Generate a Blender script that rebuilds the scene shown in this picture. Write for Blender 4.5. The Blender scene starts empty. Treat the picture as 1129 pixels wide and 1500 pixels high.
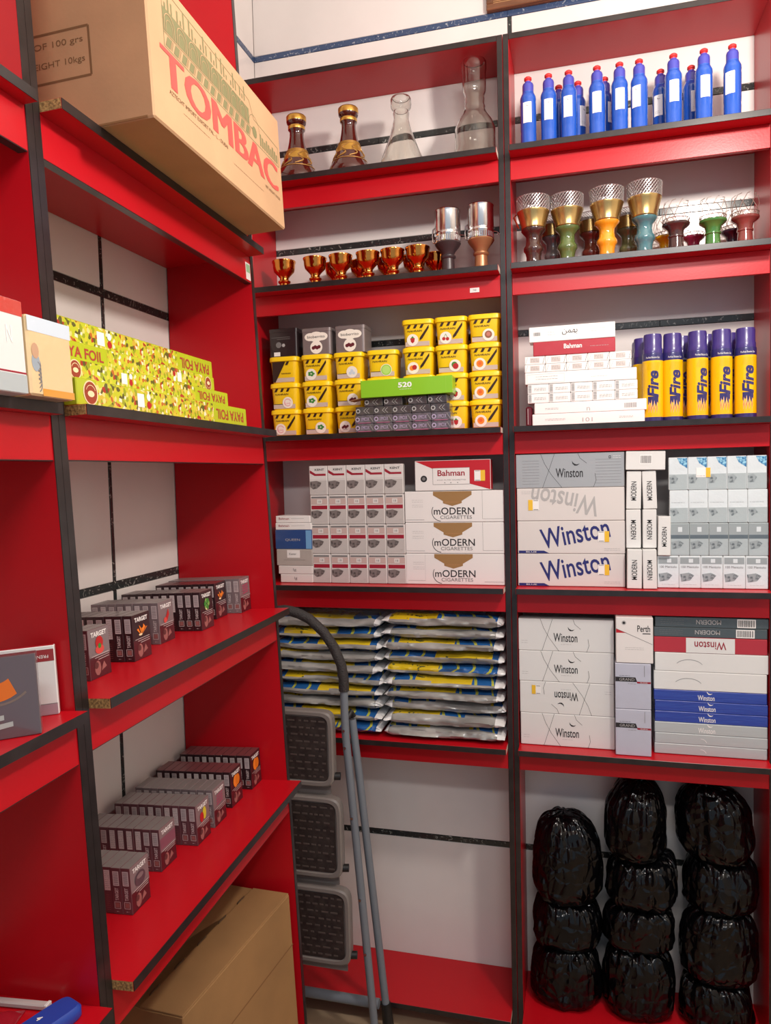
import bpy, bmesh, math, random
from mathutils import Matrix, Vector, noise

SC = bpy.context.scene
COL = SC.collection
PI = math.pi

# ------------------------------------------------------------------ camera
cam_d = bpy.data.cameras.new('camera')
cam_d.sensor_fit = 'VERTICAL'; cam_d.sensor_height = 36.0; cam_d.sensor_width = 27.1
cam_d.lens = 25.9066; cam_d.clip_start = 0.02
cam = bpy.data.objects.new('camera', cam_d); COL.objects.link(cam)
yaw, pitch, roll = [math.radians(a) for a in (-15.0, -2.948, -1.417)]
_f = Vector((math.sin(yaw)*math.cos(pitch), math.cos(yaw)*math.cos(pitch), math.sin(pitch)))
_r0 = Vector((math.cos(yaw), -math.sin(yaw), 0)); _u0 = _r0.cross(_f)
_r = math.cos(roll)*_r0 + math.sin(roll)*_u0
_u = -math.sin(roll)*_r0 + math.cos(roll)*_u0
_m = Matrix((_r, _u, -_f)).transposed().to_4x4(); _m.translation = (0.926, -2.083, 1.687)
cam.matrix_world = _m
SC.camera = cam

# ------------------------------------------------------------------ world, lamps, exposure
w = bpy.data.worlds.new('world'); SC.world = w; w.use_nodes = True
w.node_tree.nodes['Background'].inputs[0].default_value = (0.74, 0.86, 1.0, 1)
w.node_tree.nodes['Background'].inputs[1].default_value = 0.46

def area(name, loc, target, sx, sy, power, color):
    d = bpy.data.lights.new(name, 'AREA'); d.shape = 'RECTANGLE'; d.size = sx; d.size_y = sy
    d.energy = power; d.color = color
    o = bpy.data.objects.new(name, d); COL.objects.link(o)
    o.location = loc
    o.rotation_euler = (Vector(target) - Vector(loc)).to_track_quat('-Z', 'Y').to_euler()
    return o
def bulb(name, loc, power, radius, color):
    d = bpy.data.lights.new(name, 'POINT'); d.energy = power; d.shadow_soft_size = radius; d.color = color
    o = bpy.data.objects.new(name, d); COL.objects.link(o); o.location = loc; return o
bulb('hanging_lamp', (1.42, -0.95, 2.74), 56, 0.075, (1.0, 0.91, 0.83))
area('ceiling_lamp', (1.15, -2.55, 2.95), (0.7, -0.1, 1.4), 0.9, 0.14, 15, (1.0, 0.97, 0.95))
SC.view_settings.view_transform = 'Standard'
SC.view_settings.look = 'None'
SC.view_settings.exposure = 0.38
SC.view_settings.gamma = 1.0
SC.view_settings.use_curve_mapping = False

# ------------------------------------------------------------------ materials
def lin(c):
    c = c/255.0
    return c/12.92 if c <= 0.04045 else ((c+0.055)/1.055)**2.4
def rgb(c): return (lin(c[0]), lin(c[1]), lin(c[2]), 1)
MATS = {}
def mat(name, col=(200,200,200), rough=0.5, metal=0.0, coat=0.0, bump=0.0, bscale=60.0, trans=0.0, var=0.0, vscale=8.0, ior=1.45,
        bstretch=None, col2=None, spec=0.5, alpha=1.0, emit=0.0):
    if name in MATS: return MATS[name]
    m = bpy.data.materials.new(name); m.use_nodes = True; MATS[name] = m
    nt = m.node_tree; b = nt.nodes['Principled BSDF']; I = b.inputs
    I['Base Color'].default_value = rgb(col); I['Roughness'].default_value = rough; I['Metallic'].default_value = metal
    I['Coat Weight'].default_value = coat; I['Coat Roughness'].default_value = 0.06; I['IOR'].default_value = ior
    I['Transmission Weight'].default_value = trans; I['Specular IOR Level'].default_value = spec; I['Alpha'].default_value = alpha
    m.diffuse_color = rgb(col)
    N = nt.nodes.new; L = nt.links.new
    if bump > 0 or var > 0:
        tc = N('ShaderNodeTexCoord'); vec = tc.outputs['Object']
        if bstretch:
            mp = N('ShaderNodeMapping'); mp.inputs['Scale'].default_value = bstretch; L(vec, mp.inputs[0]); vec2 = mp.outputs[0]
        else: vec2 = vec
    if bump > 0:
        nz = N('ShaderNodeTexNoise'); nz.inputs['Scale'].default_value = bscale; nz.inputs['Detail'].default_value = 3
        L(vec2, nz.inputs['Vector'])
        bp = N('ShaderNodeBump'); bp.inputs['Strength'].default_value = bump; bp.inputs['Distance'].default_value = 0.004
        L(nz.outputs['Fac'], bp.inputs['Height'])
        L(bp.outputs[0], I['Normal']); L(bp.outputs[0], I['Coat Normal'])
    if var > 0:
        nz = N('ShaderNodeTexNoise'); nz.inputs['Scale'].default_value = vscale; nz.inputs['Detail'].default_value = 5
        L(vec2, nz.inputs['Vector'])
        mx = N('ShaderNodeMix'); mx.data_type = 'RGBA'
        c2 = col2 if col2 else tuple(max(0, c*(1-var)) for c in col)
        mx.inputs[6].default_value = rgb(col); mx.inputs[7].default_value = rgb(c2)
        rp = N('ShaderNodeMapRange'); rp.inputs[1].default_value = 0.35; rp.inputs[2].default_value = 0.7
        L(nz.outputs['Fac'], rp.inputs[0]); L(rp.outputs[0], mx.inputs[0]); L(mx.outputs[2], I['Base Color'])
    return m

RED = mat('red_laminate', (184, 14, 27), 0.32, bump=0.03, bscale=220, spec=0.4)
BLACK = mat('black_edge_band', (44, 37, 37), 0.28, var=0.3, vscale=30, spec=0.5)
CHIP = mat('chipboard', (178, 138, 84), 0.9, var=1, vscale=260, col2=(92, 62, 34), bump=0.4, bscale=300)
CHIPW = mat('pale_board_end', (205, 190, 178), 0.9)
TILE = mat('white_wall_tile', (226, 220, 216), 0.13, var=0.05, vscale=3, spec=0.22)
GROUT = mat('grout', (196, 190, 184), 0.9)
FLOORT = mat('beige_floor_tile', (178, 154, 126), 0.35, var=0.08, vscale=6)
CEIL = mat('ceiling_paint', (225, 220, 212), 0.9)
def marble(name, dark, vein):
    m = mat(name, dark, 0.15)
    nt = m.node_tree; N = nt.nodes.new; L = nt.links.new; b = nt.nodes['Principled BSDF']
    tc = N('ShaderNodeTexCoord'); nz = N('ShaderNodeTexNoise'); nz.inputs['Scale'].default_value = 55; nz.inputs['Detail'].default_value = 6
    nz.inputs['Distortion'].default_value = 2.5; L(tc.outputs['Object'], nz.inputs['Vector'])
    cr = N('ShaderNodeValToRGB'); cr.color_ramp.elements[0].position = 0.59; cr.color_ramp.elements[0].color = rgb(dark)
    cr.color_ramp.elements[1].position = 0.72; cr.color_ramp.elements[1].color = rgb(vein)
    L(nz.outputs['Fac'], cr.inputs[0]); L(cr.outputs[0], b.inputs['Base Color']); return m
BMARB = marble('black_marble', (44, 48, 48), (170, 172, 165))
BLUEM = marble('blue_marble', (58, 76, 108), (176, 182, 188))
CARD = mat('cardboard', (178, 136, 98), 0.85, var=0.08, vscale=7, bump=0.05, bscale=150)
CARDL = mat('cardboard_lit', (198, 158, 120), 0.85, var=0.06, vscale=6, bump=0.05, bscale=150)  # paler copy of the cardboard, lamp-lit look put into the colour
CARDD = mat('cardboard_inner', (128, 90, 54), 0.9)
WRAPW = mat('wrapped_white', (222, 222, 220), 0.4, coat=0.7, bump=0.12, bscale=35)
WHITE = mat('white_card', (226, 222, 220), 0.45, coat=0.25)
OFFW = mat('off_white_card', (214, 208, 205), 0.45, coat=0.4, bump=0.06, bscale=40)
INK = mat('black_ink', (40, 38, 40), 0.5)
GREYINK = mat('grey_ink', (118, 116, 116), 0.5)
PALEINK = mat('pale_grey_ink', (172, 170, 170), 0.5)
SILVINK = mat('silver_ink', (160, 162, 164), 0.35, metal=0.4)
NAVY = mat('navy_ink', (40, 44, 110), 0.4)
REDINK = mat('red_ink', (186, 24, 40), 0.45)
CRIM = mat('crimson_ink', (150, 28, 48), 0.45)
GOLDINK = mat('gold_brown_ink', (152, 116, 72), 0.4)
YEL = mat('yellow_sticker', (232, 186, 52), 0.5)
WINK = mat('white_ink', (236, 234, 232), 0.5)
def blotch(name, light, dark, scale=90, lo=0.45, hi=0.62):
    m = mat(name, light, 0.4, coat=0.3)
    nt = m.node_tree; N = nt.nodes.new; L = nt.links.new; b = nt.nodes['Principled BSDF']
    tc = N('ShaderNodeTexCoord'); nz = N('ShaderNodeTexNoise'); nz.inputs['Scale'].default_value = scale; nz.inputs['Detail'].default_value = 5
    L(tc.outputs['Object'], nz.inputs['Vector'])
    cr = N('ShaderNodeValToRGB'); cr.color_ramp.elements[0].position = lo; cr.color_ramp.elements[0].color = rgb(light)
    cr.color_ramp.elements[1].position = hi; cr.color_ramp.elements[1].color = rgb(dark)
    L(nz.outputs['Fac'], cr.inputs[0]); L(cr.outputs[0], b.inputs['Base Color']); return m
PICT = blotch('warning_picture', (120, 112, 110), (66, 60, 60), 120)
PICTB = blotch('bluish_warning_picture', (150, 160, 164), (84, 94, 100), 120)

# ------------------------------------------------------------------ mesh builder
class MB:
    def __init__(s): s.v = []; s.f = []; s.m = []; s.mats = []
    def mi(s, m):
        if m not in s.mats: s.mats.append(m)
        return s.mats.index(m)
    def add(s, vs, fs, m):
        b = len(s.v); s.v += [tuple(v) for v in vs]; k = s.mi(m)
        for f in fs: s.f.append(tuple(b+i for i in f)); s.m.append(k)
    def box(s, x0, y0, z0, x1, y1, z1, m):
        s.add([(x0,y0,z0),(x1,y0,z0),(x1,y1,z0),(x0,y1,z0),(x0,y0,z1),(x1,y0,z1),(x1,y1,z1),(x0,y1,z1)],
              [(0,3,2,1),(4,5,6,7),(0,1,5,4),(1,2,6,5),(2,3,7,6),(3,0,4,7)], m)
    def hexa(s, p, m):           # eight corners, bottom ring then top ring
        s.add(p, [(0,3,2,1),(4,5,6,7),(0,1,5,4),(1,2,6,5),(2,3,7,6),(3,0,4,7)], m)
    def rbox(s, x0, y0, z0, x1, y1, z1, m, b=0.0015, faces=None):
        # bevelled box; faces maps 'front','back','left','right','top','bottom' to other materials
        X = (x0, x1); Y = (y0, y1); Z = (z0, z1); idx = {}
        vs = []
        for i in (0,1):
            for j in (0,1):
                for k in (0,1):
                    sx = b if i == 0 else -b; sy = b if j == 0 else -b; sz = b if k == 0 else -b
                    idx[i,j,k,0] = len(vs); vs.append((X[i], Y[j]+sy, Z[k]+sz))
                    idx[i,j,k,1] = len(vs); vs.append((X[i]+sx, Y[j], Z[k]+sz))
                    idx[i,j,k,2] = len(vs); vs.append((X[i]+sx, Y[j]+sy, Z[k]))
        base = len(s.v); s.v += vs
        def put(f, mm): s.f.append(tuple(base+q for q in f)); s.m.append(s.mi(mm))
        faces = faces or {}
        g = idx
        put((g[0,0,0,0],g[0,0,1,0],g[0,1,1,0],g[0,1,0,0]), faces.get('left', m))
        put((g[1,0,0,0],g[1,1,0,0],g[1,1,1,0],g[1,0,1,0]), faces.get('right', m))
        put((g[0,0,0,1],g[1,0,0,1],g[1,0,1,1],g[0,0,1,1]), faces.get('front', m))
        put((g[0,1,0,1],g[0,1,1,1],g[1,1,1,1],g[1,1,0,1]), faces.get('back', m))
        put((g[0,0,0,2],g[0,1,0,2],g[1,1,0,2],g[1,0,0,2]), faces.get('bottom', m))
        put((g[0,0,1,2],g[1,0,1,2],g[1,1,1,2],g[0,1,1,2]), faces.get('top', m))
        for j in (0,1):
            for k in (0,1): put((g[0,j,k,1],g[1,j,k,1],g[1,j,k,2],g[0,j,k,2]), m)
        for i in (0,1):
            for k in (0,1): put((g[i,0,k,0],g[i,1,k,0],g[i,1,k,2],g[i,0,k,2]), m)
            for j in (0,1): put((g[i,j,0,0],g[i,j,1,0],g[i,j,1,1],g[i,j,0,1]), m)
        for i in (0,1):
            for j in (0,1):
                for k in (0,1): put((g[i,j,k,0],g[i,j,k,1],g[i,j,k,2]), m)
    def lathe(s, prof, m, seg=28, c=(0,0,0), segm=None, cap0=True, cap1=True):
        n = len(prof); b = len(s.v)
        for r, z in prof:
            for i in range(seg):
                a = 2*PI*i/seg; s.v.append((c[0]+r*math.cos(a), c[1]+r*math.sin(a), c[2]+z))
        for k in range(n-1):
            mm = s.mi(segm[k] if segm else m)
            for i in range(seg):
                j = (i+1) % seg
                s.f.append((b+k*seg+i, b+k*seg+j, b+(k+1)*seg+j, b+(k+1)*seg+i)); s.m.append(mm)
        if cap0: s.f.append(tuple(b+i for i in reversed(range(seg)))); s.m.append(s.mi(segm[0] if segm else m))
        if cap1: s.f.append(tuple(b+(n-1)*seg+i for i in range(seg))); s.m.append(s.mi(segm[-1] if segm else m))
    def tube(s, path, r, m, seg=8, caps=True, closed=False):
        P = [Vector(p) for p in path]; n = len(P); b = len(s.v)
        rr = r if isinstance(r, (list, tuple)) else [r]*n
        up = None
        for i, p in enumerate(P):
            if closed: t = P[(i+1) % n] - P[i-1]
            else: t = P[min(i+1, n-1)] - P[max(i-1, 0)]
            t.normalize()
            if up is None: up = Vector((0,0,1)) if abs(t.z) < 0.9 else Vector((1,0,0))
            x = up.cross(t); x.normalize(); y = t.cross(x); up = y
            for k in range(seg):
                a = 2*PI*k/seg; s.v.append(tuple(p + rr[i]*(math.cos(a)*x + math.sin(a)*y)))
        mm = s.mi(m)
        for i in range(n if closed else n-1):
            i2 = (i+1) % n
            for k in range(seg):
                j = (k+1) % seg
                s.f.append((b+i*seg+k, b+i*seg+j, b+i2*seg+j, b+i2*seg+k)); s.m.append(mm)
        if caps and not closed:
            s.f.append(tuple(b+k for k in reversed(range(seg)))); s.m.append(mm)
            s.f.append(tuple(b+(n-1)*seg+k for k in range(seg))); s.m.append(mm)
    def xform(s, M):
        s.v = [tuple(M @ Vector(v)) for v in s.v]; return s
    def mesh(s, name, smooth=None, fix=True):
        me = bpy.data.meshes.new(name); me.from_pydata(s.v, [], s.f)
        for m in s.mats: me.materials.append(m)
        me.polygons.foreach_set('material_index', s.m)
        if fix and s.f:
            bm = bmesh.new(); bm.from_mesh(me); bmesh.ops.recalc_face_normals(bm, faces=bm.faces); bm.to_mesh(me); bm.free()
        if smooth is not None:
            me.polygons.foreach_set('use_smooth', [True]*len(me.polygons)); me.set_sharp_from_angle(angle=math.radians(smooth))
        me.update(); return me
    def build(s, name, parent=None, smooth=None, fix=True):
        o = bpy.data.objects.new(name, s.mesh(name, smooth, fix)); COL.objects.link(o)
        if parent: o.parent = parent
        return o

def tag(o, label, cat, group=None, kind=None):
    o['label'] = label; o['category'] = cat
    if group: o['group'] = group
    if kind: o['kind'] = kind
    return o
def empty(name):
    o = bpy.data.objects.new(name, None); COL.objects.link(o); o.empty_display_size = 0.05; return o
def copy_tree(o, parent=None):
    c = o.copy(); COL.objects.link(c)
    if parent: c.parent = parent
    for ch in list(o.children): copy_tree(ch, c)
    return c

# left run of shelves leans a little against the wall: its own frame
_b, _c = math.radians(-2.37), math.radians(1.56)
ML = Matrix.Translation((0.2070, -0.3316, 0.2712)) @ Matrix.Rotation(_c, 4, 'Z') @ Matrix.Rotation(_b, 4, 'Y')
WALLX = -0.108
def xb(y, z): return (WALLX + 0.003 - 0.2070 + 0.0413*z + 0.0272*y)/0.9988
def put(o, x, y, z, rz=0.0, left=False, rx=0.0, ry=0.0):
    M = Matrix.Translation((x, y, z)) @ Matrix.Rotation(rz, 4, 'Z') @ Matrix.Rotation(ry, 4, 'Y') @ Matrix.Rotation(rx, 4, 'X')
    o.matrix_basis = (ML @ M) if left else M
    return o

# ------------------------------------------------------------------ flat print: lettering and graphics lying on a face
_TC = {}
def text_geo(s, bold=0.0):
    k = (s, bold)
    if k not in _TC:
        cu = bpy.data.curves.new('txt', 'FONT'); cu.body = s; cu.offset = bold; cu.resolution_u = 3
        o = bpy.data.objects.new('txt', cu); me = bpy.data.meshes.new_from_object(o)
        vs = [(v.co.x, v.co.y) for v in me.vertices]; fs = [tuple(p.vertices) for p in me.polygons]
        x0 = min(v[0] for v in vs); x1 = max(v[0] for v in vs); y0 = min(v[1] for v in vs); y1 = max(v[1] for v in vs)
        _TC[k] = ([((x-x0)/(x1-x0)-0.5, (y-y0)/(y1-y0)-0.5) for x, y in vs], fs)
        bpy.data.objects.remove(o); bpy.data.curves.remove(cu); bpy.data.meshes.remove(me)
    return _TC[k]
class Print:
    """collects flat shapes in face coordinates (u right, v up) and builds them as children lying proud of the face"""
    def __init__(s, w, h, flip=False): s.w = w; s.h = h; s.flip = flip; s.parts = {}; s.cnt = 0
    def _mb(s, part): return s.parts.setdefault(part, MB())
    def _p(s, u, v, e): return (s.w-u, s.h-v, e) if s.flip else (u, v, e)
    def poly(s, pts, m, part='graphics', e=1):
        s.cnt = (s.cnt+1) % 12; e += .06*s.cnt        # no two shapes in one plane
        s._mb(part).add([s._p(u, v, e) for u, v in pts], [tuple(range(len(pts)))], m)
    def rect(s, u0, v0, u1, v1, m, part='graphics', e=1): s.poly([(u0,v0),(u1,v0),(u1,v1),(u0,v1)], m, part, e)
    def disc(s, u, v, r, m, part='graphics', e=1, n=18, ry=None):
        ry = ry or r; s.poly([(u+r*math.cos(2*PI*i/n), v+ry*math.sin(2*PI*i/n)) for i in range(n)], m, part, e)
    def line(s, pts, wd, m, part='graphics', e=1):
        for (a, b), (c, d) in zip(pts, pts[1:]):
            l = math.hypot(c-a, d-b) or 1; nx, ny = -(d-b)/l*wd/2, (c-a)/l*wd/2
            s.poly([(a+nx,b+ny),(a-nx,b-ny),(c-nx,d-ny),(c+nx,d+ny)], m, part, e)
    def text(s, t, cu, cv, w, h, m, rot=0.0, shear=0.0, part='lettering', e=2, bold=0.0, clip=False):
        vs, fs = text_geo(t, bold); c, sn = math.cos(rot), math.sin(rot); P = []
        for x, y in vs:
            x, y = x*w + shear*y*h, y*h
            P.append((cu + x*c - y*sn, cv + x*sn + y*c))
        if clip:
            bm = bmesh.new(); bv = [bm.verts.new((a, b, 0)) for a, b in P]
            for f in fs:
                try: bm.faces.new([bv[i] for i in f])
                except ValueError: pass
            for co, no in (((0,s.h-0.0006,0),(0,1,0)), ((0,0.0006,0),(0,-1,0))):
                bmesh.ops.bisect_plane(bm, geom=bm.verts[:]+bm.edges[:]+bm.faces[:], plane_co=co, plane_no=no, clear_outer=True)
            bm.verts.index_update(); P = [(v.co.x, v.co.y) for v in bm.verts]; fs = [tuple(v.index for v in f.verts) for f in bm.faces]; bm.free()
        s._mb(part).add([s._p(u, v, e) for u, v in P], fs, m)
    def greek(s, u0, v0, u1, v1, n, m, wd=0.0008, part='small_print', seed=1):      # rows of tiny unreadable print
        R = random.Random(seed)
        for i in range(n):
            v = v0 + (v1-v0)*(i+0.5)/n; u = u0
            while u < u1:
                l = R.uniform(.003, .009); s.rect(u, v-wd/2, min(u+l, u1), v+wd/2, m, part, 1); u += l+.0015
    def bars(s, u0, v0, u1, v1, m=INK, part='barcode', horiz=False, bg=WINK, seed=2, n=14):
        R = random.Random(seed); s.rect(u0, v0, u1, v1, bg, part, 1); t = 0.08
        while t < 0.92:
            d = R.uniform(.018, .05)
            if horiz: s.rect(u0+(u1-u0)*.12, v0+(v1-v0)*t, u1-(u1-u0)*.12, v0+(v1-v0)*(t+d), m, part, 2)
            else: s.rect(u0+(u1-u0)*t, v0+(v1-v0)*.12, u0+(u1-u0)*(t+d), v1-(v1-v0)*.12, m, part, 2)
            t += d + R.uniform(.02, .06)
    def done(s, parent, fn, step=0.00025):
        out = []
        for part, mb in s.parts.items():
            mb.v = [fn(u, v, e*step) for u, v, e in mb.v]
            out.append(mb.build(part.split('#')[0], parent, fix=False))
        return out
def front_fn(w, d): return lambda u, v, e: (u-w/2, -d/2-e, v)
def right_fn(w, d): return lambda u, v, e: (w/2+e, u-d/2, v)
def left_fn(w, d): return lambda u, v, e: (-w/2-e, d/2-u, v)
def top_fn(w, d, h): return lambda u, v, e: (u-w/2, v-d/2, h+e)

def stamp(P, u, v, s=.024, yellow_right=True):        # tax sticker: plain white field with a yellow strip
    yw = s*.42; P.rect(u, v, u+s, v+s, WINK, 'tax_sticker', 3)
    a = u+s-yw if yellow_right else u
    P.rect(a, v, a+yw, v+s, YEL, 'tax_sticker', 4)
    b = u if yellow_right else u+yw
    P.rect(b+.002, v+.0015, b+s-yw-.002, v+.003, GREYINK, 'tax_sticker', 4); P.rect(b+.002, v+s-.003, b+s-yw-.002, v+s-.0015, GREYINK, 'tax_sticker', 4)

def carton(name, w, d, h, m, faces=None, b=0.0015):
    mb = MB(); mb.rbox(-w/2, -d/2, 0, w/2, d/2, h, m, b, faces); return mb.build(name)

# ------------------------------------------------------------------ the room
ZS = [0.489, 1.447, 2.108, 2.428, 2.747, 3.065]
ZTOP = 3.45
def rows():
    out = []; z = 0.0
    for k in ZS:
        a, b = z, k-.0095
        n = max(1, round((b-a)/.32)); st = (b-a)/n
        for i in range(n): out.append((a+i*st, a+(i+1)*st))
        z = k+.0095
    out.append((z, ZTOP)); return out
def struct(o): o['kind'] = 'structure'; return o
wb = MB(); wb.box(-0.2, 0.245, 0, 2.9, 0.35, ZTOP, GROUT); wall_back = struct(wb.build('wall_back'))
wl = MB(); wl.box(-0.2, -3.2, 0, WALLX-.005, 0.245, ZTOP, GROUT); wall_left = struct(wl.build('wall_left'))
def piece(nm, par, x0, y0, z0, x1, y1, z1, m, b=.001):
    k = MB(); k.rbox(x0, y0, z0, x1, y1, z1, m, b); return k.build(nm, par)
for z0, z1 in rows():
    for x0, x1 in ((-.108, .722), (.734, 1.55), (1.551, 2.9)):
        piece('tile', wall_back, x0+.0005, .24, z0+.0006, x1-.0005, .2465, z1-.0006, TILE)
    for y0, y1 in ((-.621, .24), (-1.47, -.633), (-2.32, -1.482), (-3.2, -2.332)):
        piece('tile', wall_left, WALLX-.0065, y0+.0005, z0+.0006, WALLX, y1-.0005, z1-.0006, TILE)
    piece('border_tile', wall_back, .7225, .2395, z0, .7335, .2465, z1, BMARB)
    for y in (-.627, -1.476, -2.326): piece('border_tile', wall_left, WALLX-.0065, y-.0055, z0, WALLX+.0005, y+.0055, z1, BMARB)
for k in ZS:
    mm = BLUEM if k > 3 else BMARB
    for x0, x1 in ((-.108, .31), (.3105, .722), (.7225, 1.15), (1.1505, 1.55), (1.5505, 2.9)): piece('border_tile', wall_back, x0, .2393, k-.0092, x1, .2465, k+.0092, mm)
    for y0, y1 in ((-.2, .24), (-.621, -.2005), (-1.05, -.6215), (-1.48, -1.0505), (-3.2, -1.4805)): piece('border_tile', wall_left, WALLX-.0065, y0, k-.0092, WALLX+.0007, y1, k+.0092, mm)
fl = MB(); fl.box(-0.2, -3.2, -.1, 2.9, 0.35, -.002, GROUT); floor = struct(fl.build('floor'))
for i in range(8):
    for j in range(9):
        piece('floor_tile', floor, -.108+i*.4+.001, .24-(j+1)*.4+.001, -.008, -.108+(i+1)*.4-.001, .24-j*.4-.001, 0, FLOORT, .0008)
ce = MB(); ce.box(-0.2, -3.2, ZTOP, 2.9, 0.35, ZTOP+.08, CEIL); struct(ce.build('ceiling'))
wr = MB(); wr.box(2.9, -3.2, 0, 3.0, .35, ZTOP, CEIL); struct(wr.build('wall_right'))

# ------------------------------------------------------------------ shelving
ZB = [0.082, 0.891, 1.355, 1.811, 2.259, 2.577]       # top faces of the boards of the back run
TB = 0.016
def pbox(nm, par, x0, y0, z0, x1, y1, z1, m, faces=None):
    k = MB(); k.rbox(x0, y0, z0, x1, y1, z1, m, .0006, faces); return k.build(nm, par)
def back_unit(x0, x1, label):
    r = empty('shelving_unit'); tag(r, label, 'shelving unit', 'red shelving units')
    ztop = 2.899
    for a in (x0-TB, x1):
        p = pbox('side_panel', r, a, .0515, 0, a+TB, .2385, ztop, RED)
        pbox('edge_band', p, a+.0004, .05, 0, a+TB-.0004, .0514, ztop, BLACK)
    p = pbox('top_board', r, x0, .0515, ztop-TB, x1, .2385, ztop, RED)
    pbox('edge_band', p, x0, .05, ztop-TB, x1, .0514, ztop, BLACK)
    for i, z in enumerate(ZB):
        p = pbox('shelf_board', r, x0+.0003, .0012, z-TB, x1-.0003, .2385, z, RED, {'left': CHIPW, 'right': CHIPW})
        pbox('edge_band', p, x0+.0012, 0, z-TB, x1-.0012, .0011, z, BLACK)
        if i: 
            fz = pbox('fascia_board', r, x0+.0003, .0525, z-TB-.06, x1-.0003, .0665, z-TB-.0003, RED)
    return r
back_unit(-.05, .7075, 'red shelving bay in the corner behind the stepladder, glass vases on top')
back_unit(.7405, 1.402, 'red shelving bay on the right with blue bottles on top and black bags below')
def left_unit(y0, y1, xf, zs, label, ends=None):
    r = empty('shelving_unit'); tag(r, label, 'shelving unit', 'red shelving units'); r.matrix_basis = ML
    zt = 2.95; zb = -.262
    def pan(nm, par, ya, yb, za, zb_, xfront, m, thick=None):
        k = MB(); xk = (lambda y, z: xb(y, z)) if thick is None else (lambda y, z: xfront-thick)
        k.hexa([(xk(ya,za),ya,za),(xfront,ya,za),(xfront,yb,za),(xk(yb,za),yb,za),(xk(ya,zb_),ya,zb_),(xfront,ya,zb_),(xfront,yb,zb_),(xk(yb,zb_),yb,zb_)], m)
        return k.build(nm, par)
    for ya in (y0, y1-TB):
        p = pan('side_panel', r, ya, ya+TB, zb, zt, -.0015, RED)
        pan('edge_band', p, ya+.0004, ya+TB-.0004, zb, zt, 0, BLACK, .0014)
    for i, z in enumerate(zs):
        p = pan('shelf_board', r, y0+TB+.0003, y1-TB-.0003, z-TB, z, xf-.0012, RED)
        pan('edge_band', p, y0+TB+.0012, y1-TB-.0012, z-TB, z, xf, BLACK, .0011)
        k = MB(); k.box(xb(y0,z)+.01, y0+TB+.0001, z-TB+.0004, xf-.0012, y0+TB+.0009, z-.0004, CHIP); k.build('raw_board_end', p)
        if i:
            f = pan('fascia_board', r, y0+TB+.0003, y1-TB-.0003, z-TB-.066, z-TB-.0003, -.002, RED, .016)
            pan('edge_band', f, y0+TB+.0005, y1-TB-.0005, z-TB-.0675, z-TB-.0661, -.0024, BLACK, .0152)
    return r
left_unit(-.80, 0.0, .038, [-.18, .632, 1.081, 1.533, 1.987], 'red shelving bay along the left wall holding foil boxes and small dark boxes')
left_unit(-1.60, -.80, .022, [-.20, .612, 1.072, 1.532, 1.984], 'red shelving bay cut off by the left edge, blue holder on its low shelf')

# ------------------------------------------------------------------ cigarette cartons
def arc(cx, cy, r, a0, a1, n=10): return [(cx+r*math.cos(math.radians(a0+(a1-a0)*i/n)), cy+r*math.sin(math.radians(a0+(a1-a0)*i/n))) for i in range(n+1)]
def eagle(P, u, v, s, m):
    P.poly([(u-.5*s, v+.45*s), (u-.25*s, v+.1*s), (u+.1*s, v-.05*s), (u+.55*s, v+.05*s), (u+.2*s, v-.2*s), (u-.15*s, v-.22*s), (u-.42*s, v+.05*s)], m, 'emblem')
CROSSW, CROSSH = .295, .0945
SILVC = mat('silver_carton', (176, 178, 180), 0.3, metal=0.35, coat=0.5, bump=0.05, bscale=40)
BACKY = .0555       # front faces of goods on the back run
def winston_small(label, x0, z, w, h, m, ink, flip=False, sticker=None, dots=False):
    d = .05; o = carton('cigarette_carton', w, d, h, m); P = Print(w, h, flip)
    P.line([(w*.235, h), (w*.27, h*.72), (w*.33, h*.4), (w*.43, 0)], .0009, ink)
    P.line([(w*.365, h), (w*.30, h*.42), (w*.25, 0)], .0009, ink)
    P.line([(w*.58, h), (w*.6, h*.85), (w*.66, h*.7)], .0009, ink); P.line([(w*.735, h*.4), (w*.745, h*.2), (w*.72, 0)], .0009, ink)
    P.text('Winston', w*.50, h*.43, w*.25, h*.27, ink, bold=.01)
    P.greek(w*.45, h*.2, w*.56, h*.24, 1, PALEINK)
    eagle(P, w*.56, h*.68, w*.07, ink)
    P.greek(w*.03, h*.2, w*.1, h*.34, 2, PALEINK, seed=5)
    if dots:
        for i in range(9):
            for q, (a, b) in enumerate(((.06, .22), (.74, .97))): P.line([(w*a, h*(.12+.085*i)), (w*b, h*(.12+.085*i))], .0006, GREYINK, 'fine_lines#%d' % q)
        P.rect(w*.86, h*.82, w*.88, h*.9, INK); P.rect(w*.8645, h*.84, w*.8755, h*.88, m, e=2); P.greek(w*.9, h*.8, w*.97, h*.92, 2, WINK)
    if sticker: stamp(P, *sticker)
    P.done(o, front_fn(w, d)); put(o, x0+w/2, BACKY+d/2, z); tag(o, label, 'carton', 'cigarette cartons on the right bay'); return o
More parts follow.
